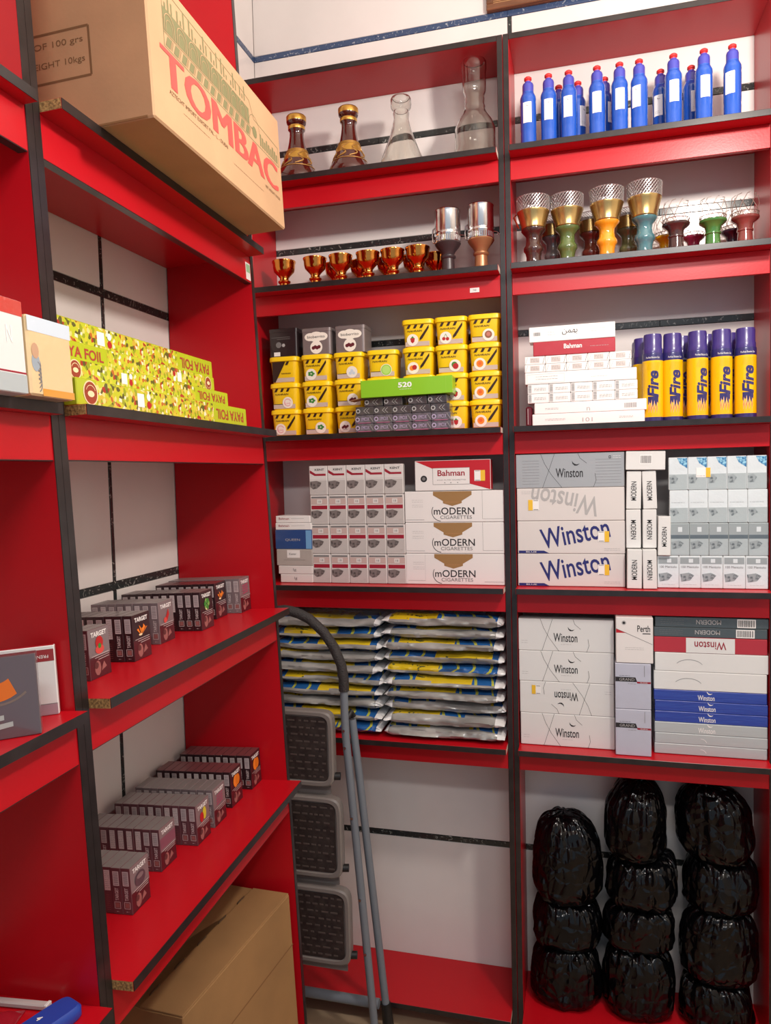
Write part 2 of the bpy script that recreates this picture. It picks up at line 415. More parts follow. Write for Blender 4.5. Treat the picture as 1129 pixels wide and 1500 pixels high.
def winston_big(label, x0, z, w, h, ink, flip=False):
    d = .05; o = carton('cigarette_carton', w, d, h, OFFW); P = Print(w, h, flip)
    if flip: P.text('Winston', w*.55, h*.40, w*.64, h*.6, ink, rot=-.19, shear=.0, bold=.012, clip=True)
    else: P.text('Winston', w*.54, h*.62, w*.64, h*.62, ink, rot=.19, bold=.012, clip=True)
    if not flip:
        P.poly([(w*.01, .0008), (w*.3, .0008), (w*.25, h*.09), (w*.01, h*.09)], NAVY); P.text('BLUE', w*.13, h*.05, w*.1, h*.04, WINK, e=3)
        P.greek(w*.81, h*.08, w*.96, h*.18, 2, PALEINK); stamp(P, w*.755, h*.36, .03)
    else: P.greek(w*.81, h*.08, w*.96, h*.18, 2, PALEINK); stamp(P, w*.79, h*.35, .03)
    P.done(o, front_fn(w, d)); put(o, x0+w/2, BACKY+d/2, z); tag(o, label, 'carton', 'cigarette cartons on the right bay'); return o
z4 = ZB[2]+.001
winston_big('white carton with large blue slanted lettering, bottom of the stack beside the post', .744, z4, .294, .0925, NAVY)
winston_big('white carton with large blue slanted lettering, second up in the stack beside the black post', .7445, z4+.0935, .294, .0925, NAVY)
winston_big('white carton with large grey upside-down lettering and a sticker at its left', .744, z4+.187, .294, .0925, PALEINK, True)
winston_small('silver grey carton with crossing curves on top of the stack with slanted blue lettering', .7425, z4+.2805, .296, .096, SILVC, INK, dots=True)
z5 = ZB[1]+.001
winston_small('white carton with bird emblem, bottom of the stack above the black bags', .745, z5, .262, .0935, WRAPW, INK)
winston_small('white carton with upside-down bird emblem and a yellow sticker at its left', .744, z5+.0942, .262, .0925, WRAPW, INK, True, (.262*.77, .0925*.12, .026))
winston_small('white carton with bird emblem, second from the top of its stack on the lower shelf', .743, z5+.1875, .263, .0885, WRAPW, INK)
winston_small('white carton with bird emblem, topmost of the stack beside the tall white and red carton', .7425, z5+.2768, .264, .0925, WRAPW, INK)

# thin stack at the right of the lower shelf
GUNM = mat('gunmetal_wrap', (70, 80, 84), 0.35, coat=0.8, bump=0.12, bscale=30)
REDW = mat('red_wrap', (176, 28, 44), 0.35, coat=0.8, bump=0.12, bscale=30)
BLUW = mat('blue_wrap', (34, 62, 158), 0.35, coat=0.9, bump=0.3, bscale=22, bstretch=(.3, 1, 2.5))
SILW = mat('pale_silver_wrap', (176, 184, 186), 0.3, coat=0.9, bump=0.2, bscale=25, bstretch=(.3, 1, 2))
thin = [  # label, height, material, kind
 ('silver white carton at the very bottom of the stack under three blue cartons', .03, SILW, 'arc'),
 ('silver white carton second from the bottom of the stack with three blue cartons', .03, SILW, 'arc'),
 ('pale silver carton right under the lowest blue carton', .031, SILW, 'win'),
 ('shiny blue carton, lowest of the three blue ones', .0305, BLUW, 'win'),
 ('shiny blue carton, middle of the three blue ones', .0305, BLUW, 'win'),
 ('shiny blue carton, topmost of the three blue ones', .0305, BLUW, 'win'),
 ('white carton with grey swoosh lying right on the blue cartons', .053, WRAPW, 'swoosh'),
 ('white carton with grey swoosh right under the red and white carton', .053, WRAPW, 'swoosh'),
 ('red carton with a white middle and upside-down lettering under the black cartons', .044, REDW, 'redwin'),
 ('dark grey carton with barcode lying on the red and white carton', .0275, GUNM, 'mod'),
 ('dark grey carton with barcode, topmost of the tall stack at the right post', .0285, GUNM, 'mod')]
z = z5; R = random.Random(3)
for i, (lb, h, m, k) in enumerate(thin):
    wd = .286; d = .09; h *= .972; o = carton('cigarette_carton', wd, d, h, m); flip = k in ('redwin', 'mod'); P = Print(wd, h, flip)
    if k == 'win':
        P.text('Winston', wd*.47, h*.38, wd*.15, h*.48, WINK, bold=.01); eagle(P, wd*.5, h*.8, wd*.05, WINK)
    elif k == 'arc': P.line(arc(wd*.42, h*.1, wd*.05, 20, 95), .0012, WINK)
    elif k == 'swoosh':
        a = arc(wd*.31, h*.02, wd*.13, 25, 150); b = arc(wd*.31, -h*.02, wd*.128, 25, 150)
        for q in range(len(a)-1): P.poly([(a[q][0], a[q][1]*.6+h*.22), (b[q][0], b[q][1]*.6+h*.22), (b[q+1][0], b[q+1][1]*.6+h*.22), (a[q+1][0], a[q+1][1]*.6+h*.22)], SILVINK, 'emblem')
    elif k == 'redwin':
        P.rect(wd*.28, .0008, wd*.71, h-.0008, WRAPW); P.text('Winston', wd*.495, h*.48, wd*.28, h*.5, CRIM, bold=.01, e=3)
    else:
        P.text('MODERN', wd*.52, h*.45, wd*.22, h*.45, PALEINK, bold=.01); P.bars(wd*.11, h*.08, wd*.27, h*.92); P.greek(wd*.74, h*.2, wd*.95, h*.8, 3, GREYINK)
    P.done(o, front_fn(wd, d)); put(o, 1.2565+R.uniform(-.002, .002), BACKY+.001+d/2, z); z += h+.0006
    tag(o, lb, 'carton', 'thin cartons stacked by the right post')

# tall wrapped cartons in the middle of the lower shelf
GRANDM = mat('lilac_wrap', (186, 188, 204), 0.3, coat=0.9, bump=0.35, bscale=18)
for k, (z, h, lb) in enumerate(((z5, .13, 'wrapped lilac grey carton with black band standing on the lower shelf'), (z5+.131, .127, 'wrapped lilac grey carton with black band between its twin and the white and red carton'))):
    w_, d = .094, .12; o = carton('cigarette_carton', w_, d, h, GRANDM); P = Print(w_, h)
    P.poly([(.0008, h*.6), (w_*.62, h*.6), (w_*.57, h*.7), (.0008, h*.7)], INK); P.text('GRAND', w_*.33, h*.65, w_*.42, h*.06, PALEINK, e=3)
    P.poly([(w_*.62, h*.57), (w_-.0008, h*.57), (w_-.0008, h*.61), (w_*.60, h*.61)], CRIM); P.text('SLIMS', w_*.8, h*.59, w_*.2, h*.02, WINK, e=3)
    P.greek(w_*.12, h*.72, w_*.42, h*.74, 1, INK); P.greek(w_*.36, h*.54, w_*.58, h*.57, 1, GREYINK)
    P.line([(w_*.82, h*.72), (w_*.82, h*.96)], .0012, GREYINK)
    P.done(o, front_fn(w_, d)); put(o, 1.0545, .022+d/2, z); tag(o, lb, 'carton', 'tall wrapped cartons')
w_, d, h = .097, .12, .1265; o = carton('cigarette_carton', w_, d, h, WHITE); P = Print(w_, h)
P.text('Perth', w_*.75, h*.76, w_*.34, h*.14, INK, bold=.01); P.rect(w_*.72, h*.64, w_*.93, h*.66, INK); P.disc(w_*.22, h*.88, .006, PALEINK); P.disc(w_*.22, h*.88, .0035, INK, e=2)
P.poly([(.0008, h*.66), (.0008, h*.75), (w_*.3, h*.66)], REDINK); P.line([(.0008, h*.75), (w_*.98, h*.42)], .0011, GREYINK)
P.greek(w_*.25, h*.28, w_*.75, h*.36, 2, PALEINK); P.done(o, front_fn(w_, d))
P = Print(w_, d); P.text('Perth', w_*.45, d*.4, w_*.35, d*.16, REDINK); P.done(o, top_fn(w_, d, h))
put(o, 1.059, .022+d/2, z5+.2595); tag(o, 'tall white carton with a red wedge standing on two lilac grey cartons', 'carton', 'tall wrapped cartons')

# white cartons with the brown pennant (corner bay)
for k in range(3):
    w_, d, h = .293, .05, .0915; o = carton('cigarette_carton', w_, d, h, WHITE); P = Print(w_, h)
    P.poly([(w_*.295, h-.0008), (w_*.685, h-.0008), (w_*.685, h*.87), (w_*.585, h*.68), (w_*.585, h*.61), (w_*.49, h*.52), (w_*.395, h*.61), (w_*.395, h*.68), (w_*.295, h*.87)], GOLDINK, 'pennant')
    P.greek(w_*.42, h*.63, w_*.56, h*.66, 1, mat('copper_ink', (190, 130, 90)))
    P.text('mODERN', w_*.505, h*.36, w_*.41, h*.23, INK, bold=.008); P.text('CIGARETTES', w_*.525, h*.16, w_*.32, h*.11, GREYINK)
    P.line(arc(w_*.375, h*.34, w_*.095, 150, 265), .0018, INK, 'swoosh')
    for i, a in enumerate((.72, .66, .56, .5)): P.greek(w_*.075, h*(a-.02), w_*.19, h*(a+.02), 1, PALEINK, seed=i)
    if k == 0: P.line([(w_*.02, h*.12), (w_*.2, h*.12)], .0007, GREYINK, 'fold'); P.line([(w_*.2, h*.12), (w_*.2, h*.98)], .0005, PALEINK, 'fold'); P.line([(w_*.8, h*.1), (w_*.99, h*.1)], .0009, GREYINK, 'fold')
    else: P.line([(w_*.01, h*.08), (w_*.2, h*.08)], .0009, GREYINK, 'fold'); P.line([(w_*.79, h), (w_*.79, h*.1), (w_*.99, h*.1)], .0006, GREYINK, 'fold')
    P.done(o, front_fn(w_, d)); put(o, .5595, BACKY+d/2, z4+k*.0925)
    tag(o, ['white carton with brown pennant, bottom of the three on the red shelf', 'white carton with brown pennant, middle of the three', 'white carton with brown pennant directly under the red and white carton'][k], 'carton', 'white cartons with a brown pennant')
w_, d, h = .224, .05, .089; o = carton('cigarette_carton', w_, d, h, WHITE, {'right': REDINK, 'top': REDINK}); P = Print(w_, h)
P.poly([(.001, h-.001), (w_-.001, h-.001), (w_-.001, h*.02), (w_*.72, h*.22), (w_*.25, h*.72)], REDINK, 'red_panel')
P.rect(w_*.24, h*.2, w_*.73, h*.75, GREYINK, e=2); P.rect(w_*.244, h*.21, w_*.726, h*.74, WHITE, e=3); P.text('Bahman', w_*.485, h*.58, w_*.36, h*.2, CRIM, bold=.02, e=4)
P.text('KING FILTER CIGARETTES', w_*.49, h*.35, w_*.38, h*.035, GREYINK, e=4)
for a in (.4, .48, .57): P.disc(w_*a, h*.26, .0015, GREYINK, e=4)
P.disc(w_*.12, h*.4, .0098, INK, 'emblem'); P.disc(w_*.12, h*.4, .005, GREYINK, 'emblem', 2); stamp(P, w_*.79, h*.3, .031)
P.done(o, front_fn(w_, d)); put(o, .558, BACKY+d/2, z4+.278); tag(o, 'red and white carton with a white name panel lying on the pennant cartons', 'carton')

# ------------------------------------------------------------------ single packs
KW, KD, KH = .0585, .023, .0893
def kent(top):
    o = carton('cigarette_pack', KW, KD, KH, OFFW); P = Print(KW, KH)
    if top:
        P.text('KENT', KW*.58, KH*.87, KW*.52, KH*.07, INK, bold=.015)
        P.poly([(KW*.04, KH*.86), (KW*.04, KH*.76), (KW*.3, KH*.66), (KW*.92, KH*.66), (KW*.92, KH*.73), (KW*.36, KH*.73)], CRIM, 'chevron')
        P.line([(KW*.03, KH*.54), (KW*.97, KH*.54)], .0006, PALEINK)
    else:
        P.rect(KW*.06, KH*.9, KW*.92, KH*.96, GREYINK); P.rect(KW*.04, KH*.68, KW*.94, KH*.89, mat('pinkish_print', (190, 166, 160), .5)); P.rect(KW*.38, KH*.71, KW*.66, KH*.86, OFFW, e=2)
        P.text('18', KW*.52, KH*.785, KW*.14, KH*.07, GREYINK, e=3); P.rect(KW*.06, KH*.52, KW*.94, KH*.65, CRIM, 'maroon_band')
    P.rect(KW*.03, .001, KW*.97, KH*.5, mat('grey_print', (186, 180, 177), .5, coat=.3), 'warning_panel')
    P.poly([(KW*.05, KH*.46), (KW*.4, KH*.49), (KW*.68, KH*.42), (KW*.6, KH*.32), (KW*.42, KH*.22), (KW*.2, KH*.2), (KW*.05, KH*.28)], PICT, 'warning_picture', 2)
    P.greek(KW*.25, KH*.08, KW*.9, KH*.16, 2, PALEINK)
    P.done(o, front_fn(KW, KD)); return o
kt, kb = kent(True), kent(False); ku = {id(kt): 0, id(kb): 0}
rown = ['bottom', 'second', 'third', 'top']; coln = ['first', 'second', 'third', 'fourth', 'fifth']
for r in range(4):
    for c in range(5):
        src = kt if r == 3 else kb; o = src if not ku[id(src)] else copy_tree(src); ku[id(src)] = 1
        put(o, .1415+c*.0597+.0035*(1-r/3), BACKY+KD/2, z4+r*.0905)
        tag(o, 'pale cigarette pack, %s from the left in the %s row of the five-wide block' % (coln[c], rown[r]), 'pack', 'block of cigarette packs with red chevrons')

CYAN = blotch('blue_foil', (150, 205, 228), (40, 110, 165), 200, .4, .6)
GLINT = mat('cellophane_silver', (222, 230, 233), 0.22, coat=1.0, bump=0.7, bscale=28, metal=.12)
GLINT2 = mat('cellophane_grey', (178, 188, 190), 0.25, coat=1.0, bump=0.5, bscale=28, metal=.12)
def silver(kind, w_):
    h = .0885; d = .023; o = carton('cigarette_pack', w_, d, h, GLINT if kind != 'grey' else GLINT2); P = Print(w_, h)
    if kind == 'blue':
        P.poly([(w_*.45, h*.98), (w_*.98, h*.98), (w_*.98, h*.66), (w_*.6, h*.8)], CYAN, 'blue_corner')
        P.rect(w_*.03, .001, w_*.97, h*.48, GLINT2, 'warning_panel'); P.poly([(w_*.05, h*.4), (w_*.3, h*.46), (w_*.5, h*.36), (w_*.35, h*.2), (w_*.08, h*.2)], PICTB, 'warning_picture', 2)
    elif kind == 'plain':
        P.greek(w_*.1, h*.58, w_*.8, h*.66, 1, SILVINK); P.rect(w_*.03, .001, w_*.97, h*.46, GLINT2, 'warning_panel'); P.poly([(w_*.03, h*.4), (w_*.35, h*.44), (w_*.5, h*.3), (w_*.2, h*.2)], PICTB, 'warning_picture', 2)
    elif kind == 'grey':
        P.rect(w_*.04, h*.66, w_*.96, h*.97, mat('grey_foil', (150, 160, 164), .3, coat=1, bump=.5, bscale=30), 'lid_print'); P.rect(w_*.4, h*.73, w_*.62, h*.88, GLINT, e=2); P.rect(w_*.02, h*.52, w_*.98, h*.64, mat('dark_foil', (92, 104, 112), .3, coat=1, bump=.5, bscale=30), 'dark_band')
        P.poly([(w_*.05, h*.42), (w_*.45, h*.47), (w_*.7, h*.38), (w_*.5, h*.24), (w_*.1, h*.2)], PICTB, 'warning_picture', 2)
    else:
        P.rect(w_*.05, h*.75, w_*.95, h*.95, mat('grey_foil', (150, 160, 164)), 'lid_print'); P.rect(w_*.45, h*.79, w_*.65, h*.91, GLINT, e=2); P.text('100 Mentolo', w_*.5, h*.66, w_*.8, h*.07, GREYINK)
        P.poly([(w_*.06, h*.44), (w_*.45, h*.48), (w_*.7, h*.4), (w_*.5, h*.24), (w_*.1, h*.2)], PICTB, 'warning_picture', 2); P.greek(w_*.2, h*.08, w_*.8, h*.14, 1, PALEINK)
    P.done(o, front_fn(w_, d)); return o
for r, kind, x0, w_ in ((0, 'mon', 1.1225, .0555), (1, 'grey', 1.1565, .0488), (2, 'plain', 1.1545, .0488), (3, 'blue', 1.1525, .0488)):
    src = silver(kind, w_-.0006)
    for c in range(5):
        o = src if c == 0 else copy_tree(src)
        put(o, x0+(c+.5)*w_, BACKY+.012, z4+r*.0893)
        tag(o, '%s cellophaned cigarette pack, %s from the left, %s row by the right post' % ({'mon': 'silvery white', 'grey': 'silvery grey', 'plain': 'glossy white', 'blue': 'white and blue'}[kind], coln[c], rown[r]), 'pack', 'silvery cigarette packs in cellophane')
# sticker on the blue row: a thing of its own film
st = carton('tax_sticker', .036, .0006, .026, WINK, b=.0001); P = Print(.036, .026); P.rect(.024, .0003, .0357, .0257, YEL); P.greek(.002, .002, .022, .006, 1, GREYINK); P.done(st, front_fn(.036, .0006))
put(st, 1.2405, BACKY-.0001, z4+.2683+.033); tag(st, 'small white and yellow sticker on the top row of white and blue packs', 'sticker')
# white packs standing on end
def modpack(w_, h, up=True, bar=False):
    d = .056; o = carton('cigarette_pack', w_, d, h, WRAPW); P = Print(w_, h)
    if bar: P.bars(w_*.36, h*.3, w_*.66, h*.82)
    else: P.text('MODERN', w_*.5, h*.48, h*.5, w_*.36, INK, rot=(PI/2 if up else -PI/2), bold=.008); P.line([(w_*.28, h*.25), (w_*.28, h*.6)], .0006, PALEINK)
    P.done(o, front_fn(w_, d)); return o
for x, z, w_, h, up, ry, yy, lb in ((1.0605, z4, .0385, .109, True, .012, .03, 'white pack on end at the bottom of the left column beside the blue lettered carton'),
    (1.0605, z4+.11, .0385, .107, False, 0, .05, 'white pack on end, second up in the left column of packs'), (1.0610, z4+.2175, .0385, .105, True, .02, .05, 'white pack on end under the left half of the lying pack'),
    (1.1015, z4, .036, .109, False, -.012, .03, 'white pack on end at the bottom of the right column next to the silvery packs'), (1.1025, z4+.11, .036, .107, False, 0, .05, 'white pack on end, second up in the right column of packs'),
    (1.1045, z4+.2175, .036, .105, True, -.03, .05, 'white pack on end under the right half of the lying pack'), (1.1395, z4+.09, .0325, .108, True, .01, .045, 'white pack on end standing on a silvery pack')):
    o = modpack(w_, h-.001, up); put(o, x, yy+.028, z+.0003, ry=ry); tag(o, lb, 'pack', 'white packs standing on end')
o = modpack(.102, .051, bar=True); put(o, 1.092, .045+.028, z4+.3248, ry=.022); tag(o, 'white pack with barcode lying across two packs on end', 'pack', 'white packs standing on end')

# little stack beside the block of packs
BLUEP = mat('blue_film_pack', (40, 72, 128), 0.3, coat=.8, bump=.25, bscale=25)
GREYP = mat('grey_clear_pack', (170, 162, 156), 0.35, coat=.6, bump=.25, bscale=30)
z = z4
for lb, x0, x1, h, m, ink in (('small cream box at the bottom of the short stack by the leaning left panel', .009, .116, .026, OFFW, 'dot'), ('small cream box second from the bottom of the short stack', .003, .116, .026, OFFW, 'dot'),
    ('grey wrapped packet under the blue one', -.002, .1165, .051, GREYP, 'lab'), ('blue glossy packet in the short stack', -.005, .1165, .0595, BLUEP, 'blue'), ('thin white box lying on the blue packet', -.003, .116, .0215, WHITE, 'bah'), ('thin white box on top of the short stack', -.001, .113, .0215, WHITE, 'bah')):
    w_ = x1-x0; d = .07; o = carton('tobacco_packet', w_, d, h, m); P = Print(w_, h)
    if ink == 'dot': P.text('lg', w_*.48, h*.5, w_*.09, h*.4, GREYINK)
    elif ink == 'lab': P.rect(w_*.3, h*.48, w_*.66, h*.95, WHITE); P.text('Kiamar', w_*.46, h*.72, w_*.2, h*.14, GREYINK, e=3); P.line([(w_*.2, h*.35), (w_*.8, h*.35)], .001, GREYINK)
    elif ink == 'blue': P.text('QUEEN', w_*.48, h*.48, w_*.4, h*.14, PALEINK); P.rect(w_*.84, .001, w_*.99, h*.98, mat('light_blue_film', (110, 160, 205), .2, coat=1, bump=.3, bscale=30), 'film_flap')
    else: P.text('Bahman', w_*.24, h*.6, w_*.3, h*.3, CRIM); P.line([(w_*.45, h*.6), (w_*.82, h*.6)], .001, PALEINK)
    P.done(o, front_fn(w_, d)); put(o, (x0+x1)/2, .05+d/2, z, rz=.0); z += h+.0006; tag(o, lb, 'packet', 'short stack of packets')

# ------------------------------------------------------------------ stack at the left of the lighter gas
z3 = ZB[3]+.001
PERS = '\ufee6\ufee4\ufeec\ufe91'
BRIGHT = mat('bright_white_card', (238, 236, 234), .4, coat=.3)
def flatpack(w_, h, kind):
    d = .05; o = carton('cigarette_carton', w_, d, h, {'red': REDW}.get(kind, BRIGHT)); P = Print(w_, h)
    if kind == 'persian': P.text(PERS, w_*.48, h*.56, w_*.18, h*.38, INK); P.bars(w_*.05, h*.38, w_*.14, h*.68); P.greek(w_*.22, h*.35, w_*.31, h*.7, 2, PALEINK); P.greek(w_*.7, h*.4, w_*.92, h*.75, 2, PALEINK)
    elif kind == 'red': P.text('Bahman', w_*.49, h*.6, w_*.22, h*.34, WINK, bold=.02); P.greek(w_*.7, h*.4, w_*.92, h*.6, 1, PALEINK)
    elif kind == 'plain1': P.greek(w_*.12, h*.4, w_*.3, h*.6, 2, GREYINK); P.text('101', w_*.5, h*.4, w_*.09, h*.35, PALEINK); P.greek(w_*.78, h*.4, w_*.9, h*.6, 2, GREYINK, seed=4)
    elif kind == 'plain2': P.greek(w_*.1, h*.35, w_*.22, h*.55, 2, GREYINK); P.bars(w_*.8, h*.2, w_*.92, h*.75, GREYINK); P.text('n', w_*.49, h*.3, w_*.03, h*.3, PALEINK)
    elif kind == 'plain3': P.line([(w_*.02, h*.12), (w_*.36, h*.12), (w_*.36, h*.85), (w_*.02, h*.85), (w_*.02, h*.12)], .0005, PALEINK); P.greek(w_*.1, h*.3, w_*.3, h*.75, 2, GREYINK); P.greek(w_*.6, h*.35, w_*.75, h*.5, 1, PALEINK)
    P.done(o, front_fn(w_, d)); return o
def packrow(z, x0, wd, n, h, kind, lbs, ry=0):
    pw = wd/n; o0 = None
    for r in range(2):
        for c in range(n):
            if o0 is None:
                d = .05; o = carton('cigarette_pack', pw-.0005, d, h-.0004, BRIGHT); P = Print(pw-.0005, h)
                if kind == 'a': P.rect(pw*.28, h*.2, pw*.72, h*.85, mat('pale_pink_print', (206, 196, 192))); P.greek(pw*.3, h*.3, pw*.7, h*.75, 3, GREYINK); P.line([(pw*.05, h*.1), (pw*.16, h*.9)], .0009, PALEINK); P.line([(pw*.88, h*.1), (pw*.97, h*.9)], .0012, GREYINK)
                else: P.bars(pw*.005, h*.03, pw*.2, h*.97, GREYINK, horiz=True); P.greek(pw*.3, h*.3, pw*.85, h*.65, 3, GREYINK)
                P.done(o, front_fn(pw-.0005, d)); o0 = o
            else: o = copy_tree(o0)
            put(o, x0+(c+.5)*pw, .052+.025, z+r*h, ry=0)
            tag(o, lbs % (coln[c], 'upper' if r else 'lower'), 'pack', 'packs sandwiched in the white stack')
for kind, x0, w_, z, h, lb in (('plain1', .791, .301, z3, .0325, 'long white carton at the bottom of the stack beside the yellow spray cans'), ('plain2', .797, .3, z3+.033, .0305, 'long white carton second from the bottom, sticking out toward the spray cans')):
    o = flatpack(w_, h, kind); put(o, x0+w_/2, .052+.025, z); tag(o, lb, 'carton', 'white stack beside the spray cans')
packrow(z3+.064, .779, .295, 5, .0262, 'b', 'white pack with barred edge, %s from the left, %s row, low in white stack')
o = flatpack(.3, .0325, 'plain3'); put(o, .922, .077, z3+.117); tag(o, 'long white carton between the two layers of small packs', 'carton', 'white stack beside the spray cans')
packrow(z3+.150, .771, .288, 5, .0225, 'a', 'white pack with grey print, %s from the left, %s row, under the red carton')
o = flatpack(.221, .0385, 'red'); put(o, .9065, .077, z3+.1955); tag(o, 'red carton with white lettering near the top of the white stack', 'carton', 'white stack beside the spray cans')
o = flatpack(.232, .042, 'persian'); put(o, .901, .077, z3+.2345, ry=-.004); tag(o, 'white carton with black script lying on the red carton', 'carton', 'white stack beside the spray cans')
MARB = mat('maroon_box', (96, 26, 40), .4)
o = carton('cigarette_carton', .018, .06, .056, MARB, b=.004); P = Print(.018, .056); P.line([(.006, .006), (.006, .05)], .001, OFFW); P.done(o, front_fn(.018, .06)); put(o, .7815, .09, z3); tag(o, 'narrow maroon box squeezed left of the bottom white cartons', 'carton')

# ------------------------------------------------------------------ lighter gas cans
CANY = mat('yellow_can', (238, 186, 10), .25, coat=.6); CANB = mat('violet_blue_cap', (62, 48, 118), .3, coat=.3); CANBL = mat('dark_blue_can', (44, 40, 100), .3, coat=.5)
ORNG = mat('flame_orange', (226, 120, 40), .4); PEACH = mat('flame_peach', (246, 190, 130), .4); YDK = mat('hatch_olive', (170, 140, 30), .4); STEEL = mat('steel_rim', (190, 190, 195), .25, metal=1)
CR = .0272
def wrap_cyl(P, parent, r, z0, cu, rot=0.0, step=.0003):
    for part, mb in P.parts.items():
        bm = bmesh.new(); bv = [bm.verts.new(v) for v in mb.v]
        for f, k in zip(mb.f, mb.m):
            try: q = bm.faces.new([bv[i] for i in f]); q.material_index = k
            except ValueError: pass
        us = [v[0] for v in mb.v]; a = min(us)
        while a < max(us):
            bmesh.ops.bisect_plane(bm, geom=bm.verts[:]+bm.edges[:]+bm.faces[:], plane_co=(a,0,0), plane_no=(1,0,0)); a += .0035
        for v in bm.verts:
            u, vv, e = v.co; th = (u-cu)/r - PI/2 + rot; rr = r + e*step + .0001
            v.co = (rr*math.cos(th), rr*math.sin(th), z0+vv)
        me = bpy.data.meshes.new(part); bm.to_mesh(me); bm.free()
        for m in mb.mats: me.materials.append(m)
        o = bpy.data.objects.new(part, me); COL.objects.link(o); o.parent = parent
def fire_can(rot):
    mb = MB(); mb.lathe([(CR*.9, 0), (CR, .002), (CR, .012), (CR, .0125), (CR, .165), (CR, .1655), (CR, .182), (CR*.98, .186)], CANY, 32, segm=[STEEL, CANBL, CANBL, CANY, CANY, CANBL, CANBL])
    o = mb.build('spray_can', smooth=40)
    mb = MB(); prof = [(CR*.93, .186), (CR*.93, .199), (CR*.88, .201), (CR*.88, .232), (CR*.82, .238), (CR*.4, .2395)]
    mb.lathe(prof, CANB, 32); mb.build('cap', o, smooth=40)
    P = Print(.05, .2)
    P.text('Fire', .0265, .104, .070, .0295, CANBL, rot=PI/2, shear=.25, bold=.035)
    P.poly([(.0125, .068), (.0400, .068), (.0400, .050), (.037, .053), (.034, .040), (.031, .050), (.027, .046), (.024, .034), (.0215, .048), (.018, .052), (.015, .042), (.0125, .05)], CANBL, 'flames', 1)
    for u, s in ((.016, 1), (.022, 1.25), (.029, 1.1), (.036, .9)):
        P.poly([(u-.0012, .022), (u+.0022*s, .036), (u+.0004, .056*s**.3), (u-.0024*s, .038)], PEACH, 'flames', 2); P.poly([(u-.0004, .026), (u+.001*s, .036), (u, .047), (u-.0012*s, .037)], ORNG, 'flames', 3)
    for i in range(11): P.line([(.011+i*.0028, .141-.0006*i), (.017+i*.0028, .160)], .0006, YDK, 'hatching')
    P.text('Purified Butane Gas', .026, .1735, .036, .005, WINK, part='band_lettering')
    wrap_cyl(P, o, CR, 0, .026, rot)
    return o
fc = fire_can(.05)
for i, (x, y, rz, lb) in enumerate(((1.116, .084, -.12, 'yellow and violet spray can touching the white stack, leftmost of the front row'), (1.168, .094, .10, 'yellow spray can, second from the left of the front row'), (1.2305, .084, .28, 'yellow spray can, middle of the front row of five'), (1.2905, .084, .12, 'yellow spray can, fourth from the left of the front row'), (1.3495, .084, .0, 'yellow spray can beside the right post, last of the front row'),
    (1.094, .140, .8, 'yellow spray can half hidden behind the leftmost can of the front row'), (1.093, .198, .5, 'violet-capped can farthest back behind the white stack'), (1.198, .150, .2, 'violet-capped can behind the gap of the second and third cans'), (1.262, .150, .1, 'violet-capped can behind the gap of the third and fourth cans'), (1.321, .150, .1, 'violet-capped can behind the gap of the last two cans'))):
    o = fc if i == 0 else copy_tree(fc); put(o, x, y, z3, rz); tag(o, lb, 'spray can', 'yellow lighter gas cans')

# ------------------------------------------------------------------ yellow tubs, tins and the green tray (corner bay, middle shelf)
TUBY = mat('yellow_plastic', (240, 196, 20), .35, coat=.2); TUBL = mat('yellow_lid', (246, 204, 18), .35); TUBK = mat('dark_brown_print', (48, 26, 18), .45); TUBG = mat('beige_print', (196, 176, 164), .45)
PINK = mat('pink_print', (224, 130, 150)); GRN = mat('leaf_green', (60, 130, 50)); FRED = mat('fruit_red', (178, 34, 36)); FORA = mat('fruit_orange', (236, 130, 40)); LIME = mat('lime_green', (150, 196, 70)); ICE = mat('ice_blue', (196, 206, 216)); DKR = mat('dark_cherry', (96, 24, 34)); BRN = mat('fruit_brown', (142, 92, 66))
def ring(n, hw, hd, ex=5.0, cy=0.0):
    out = []
    for i in range(n):
        a = 2*PI*(i+.5)/n; c, s = math.cos(a), math.sin(a)
        out.append((hw*math.copysign(abs(c)**(2/ex), c), cy+hd*math.copysign(abs(s)**(2/ex), s)))
    return out
def loft(mb, secs, m, n=28, ex=6.0, cap0=True, cap1=True):     # secs: (half width, half depth, z)
    b = len(mb.v); k = mb.mi(m)
    for hw, hd, z in secs:
        for x, y in ring(n, hw, hd, ex): mb.v.append((x, y, z))
    for s in range(len(secs)-1):
        for i in range(n):
            j = (i+1) % n; mb.f.append((b+s*n+i, b+s*n+j, b+(s+1)*n+j, b+(s+1)*n+i)); mb.m.append(k)
    if cap0: mb.f.append(tuple(b+i for i in reversed(range(n)))); mb.m.append(k)
    if cap1: mb.f.append(tuple(b+(len(secs)-1)*n+i for i in range(n))); mb.m.append(k)
TW, TH = .0475, .0815
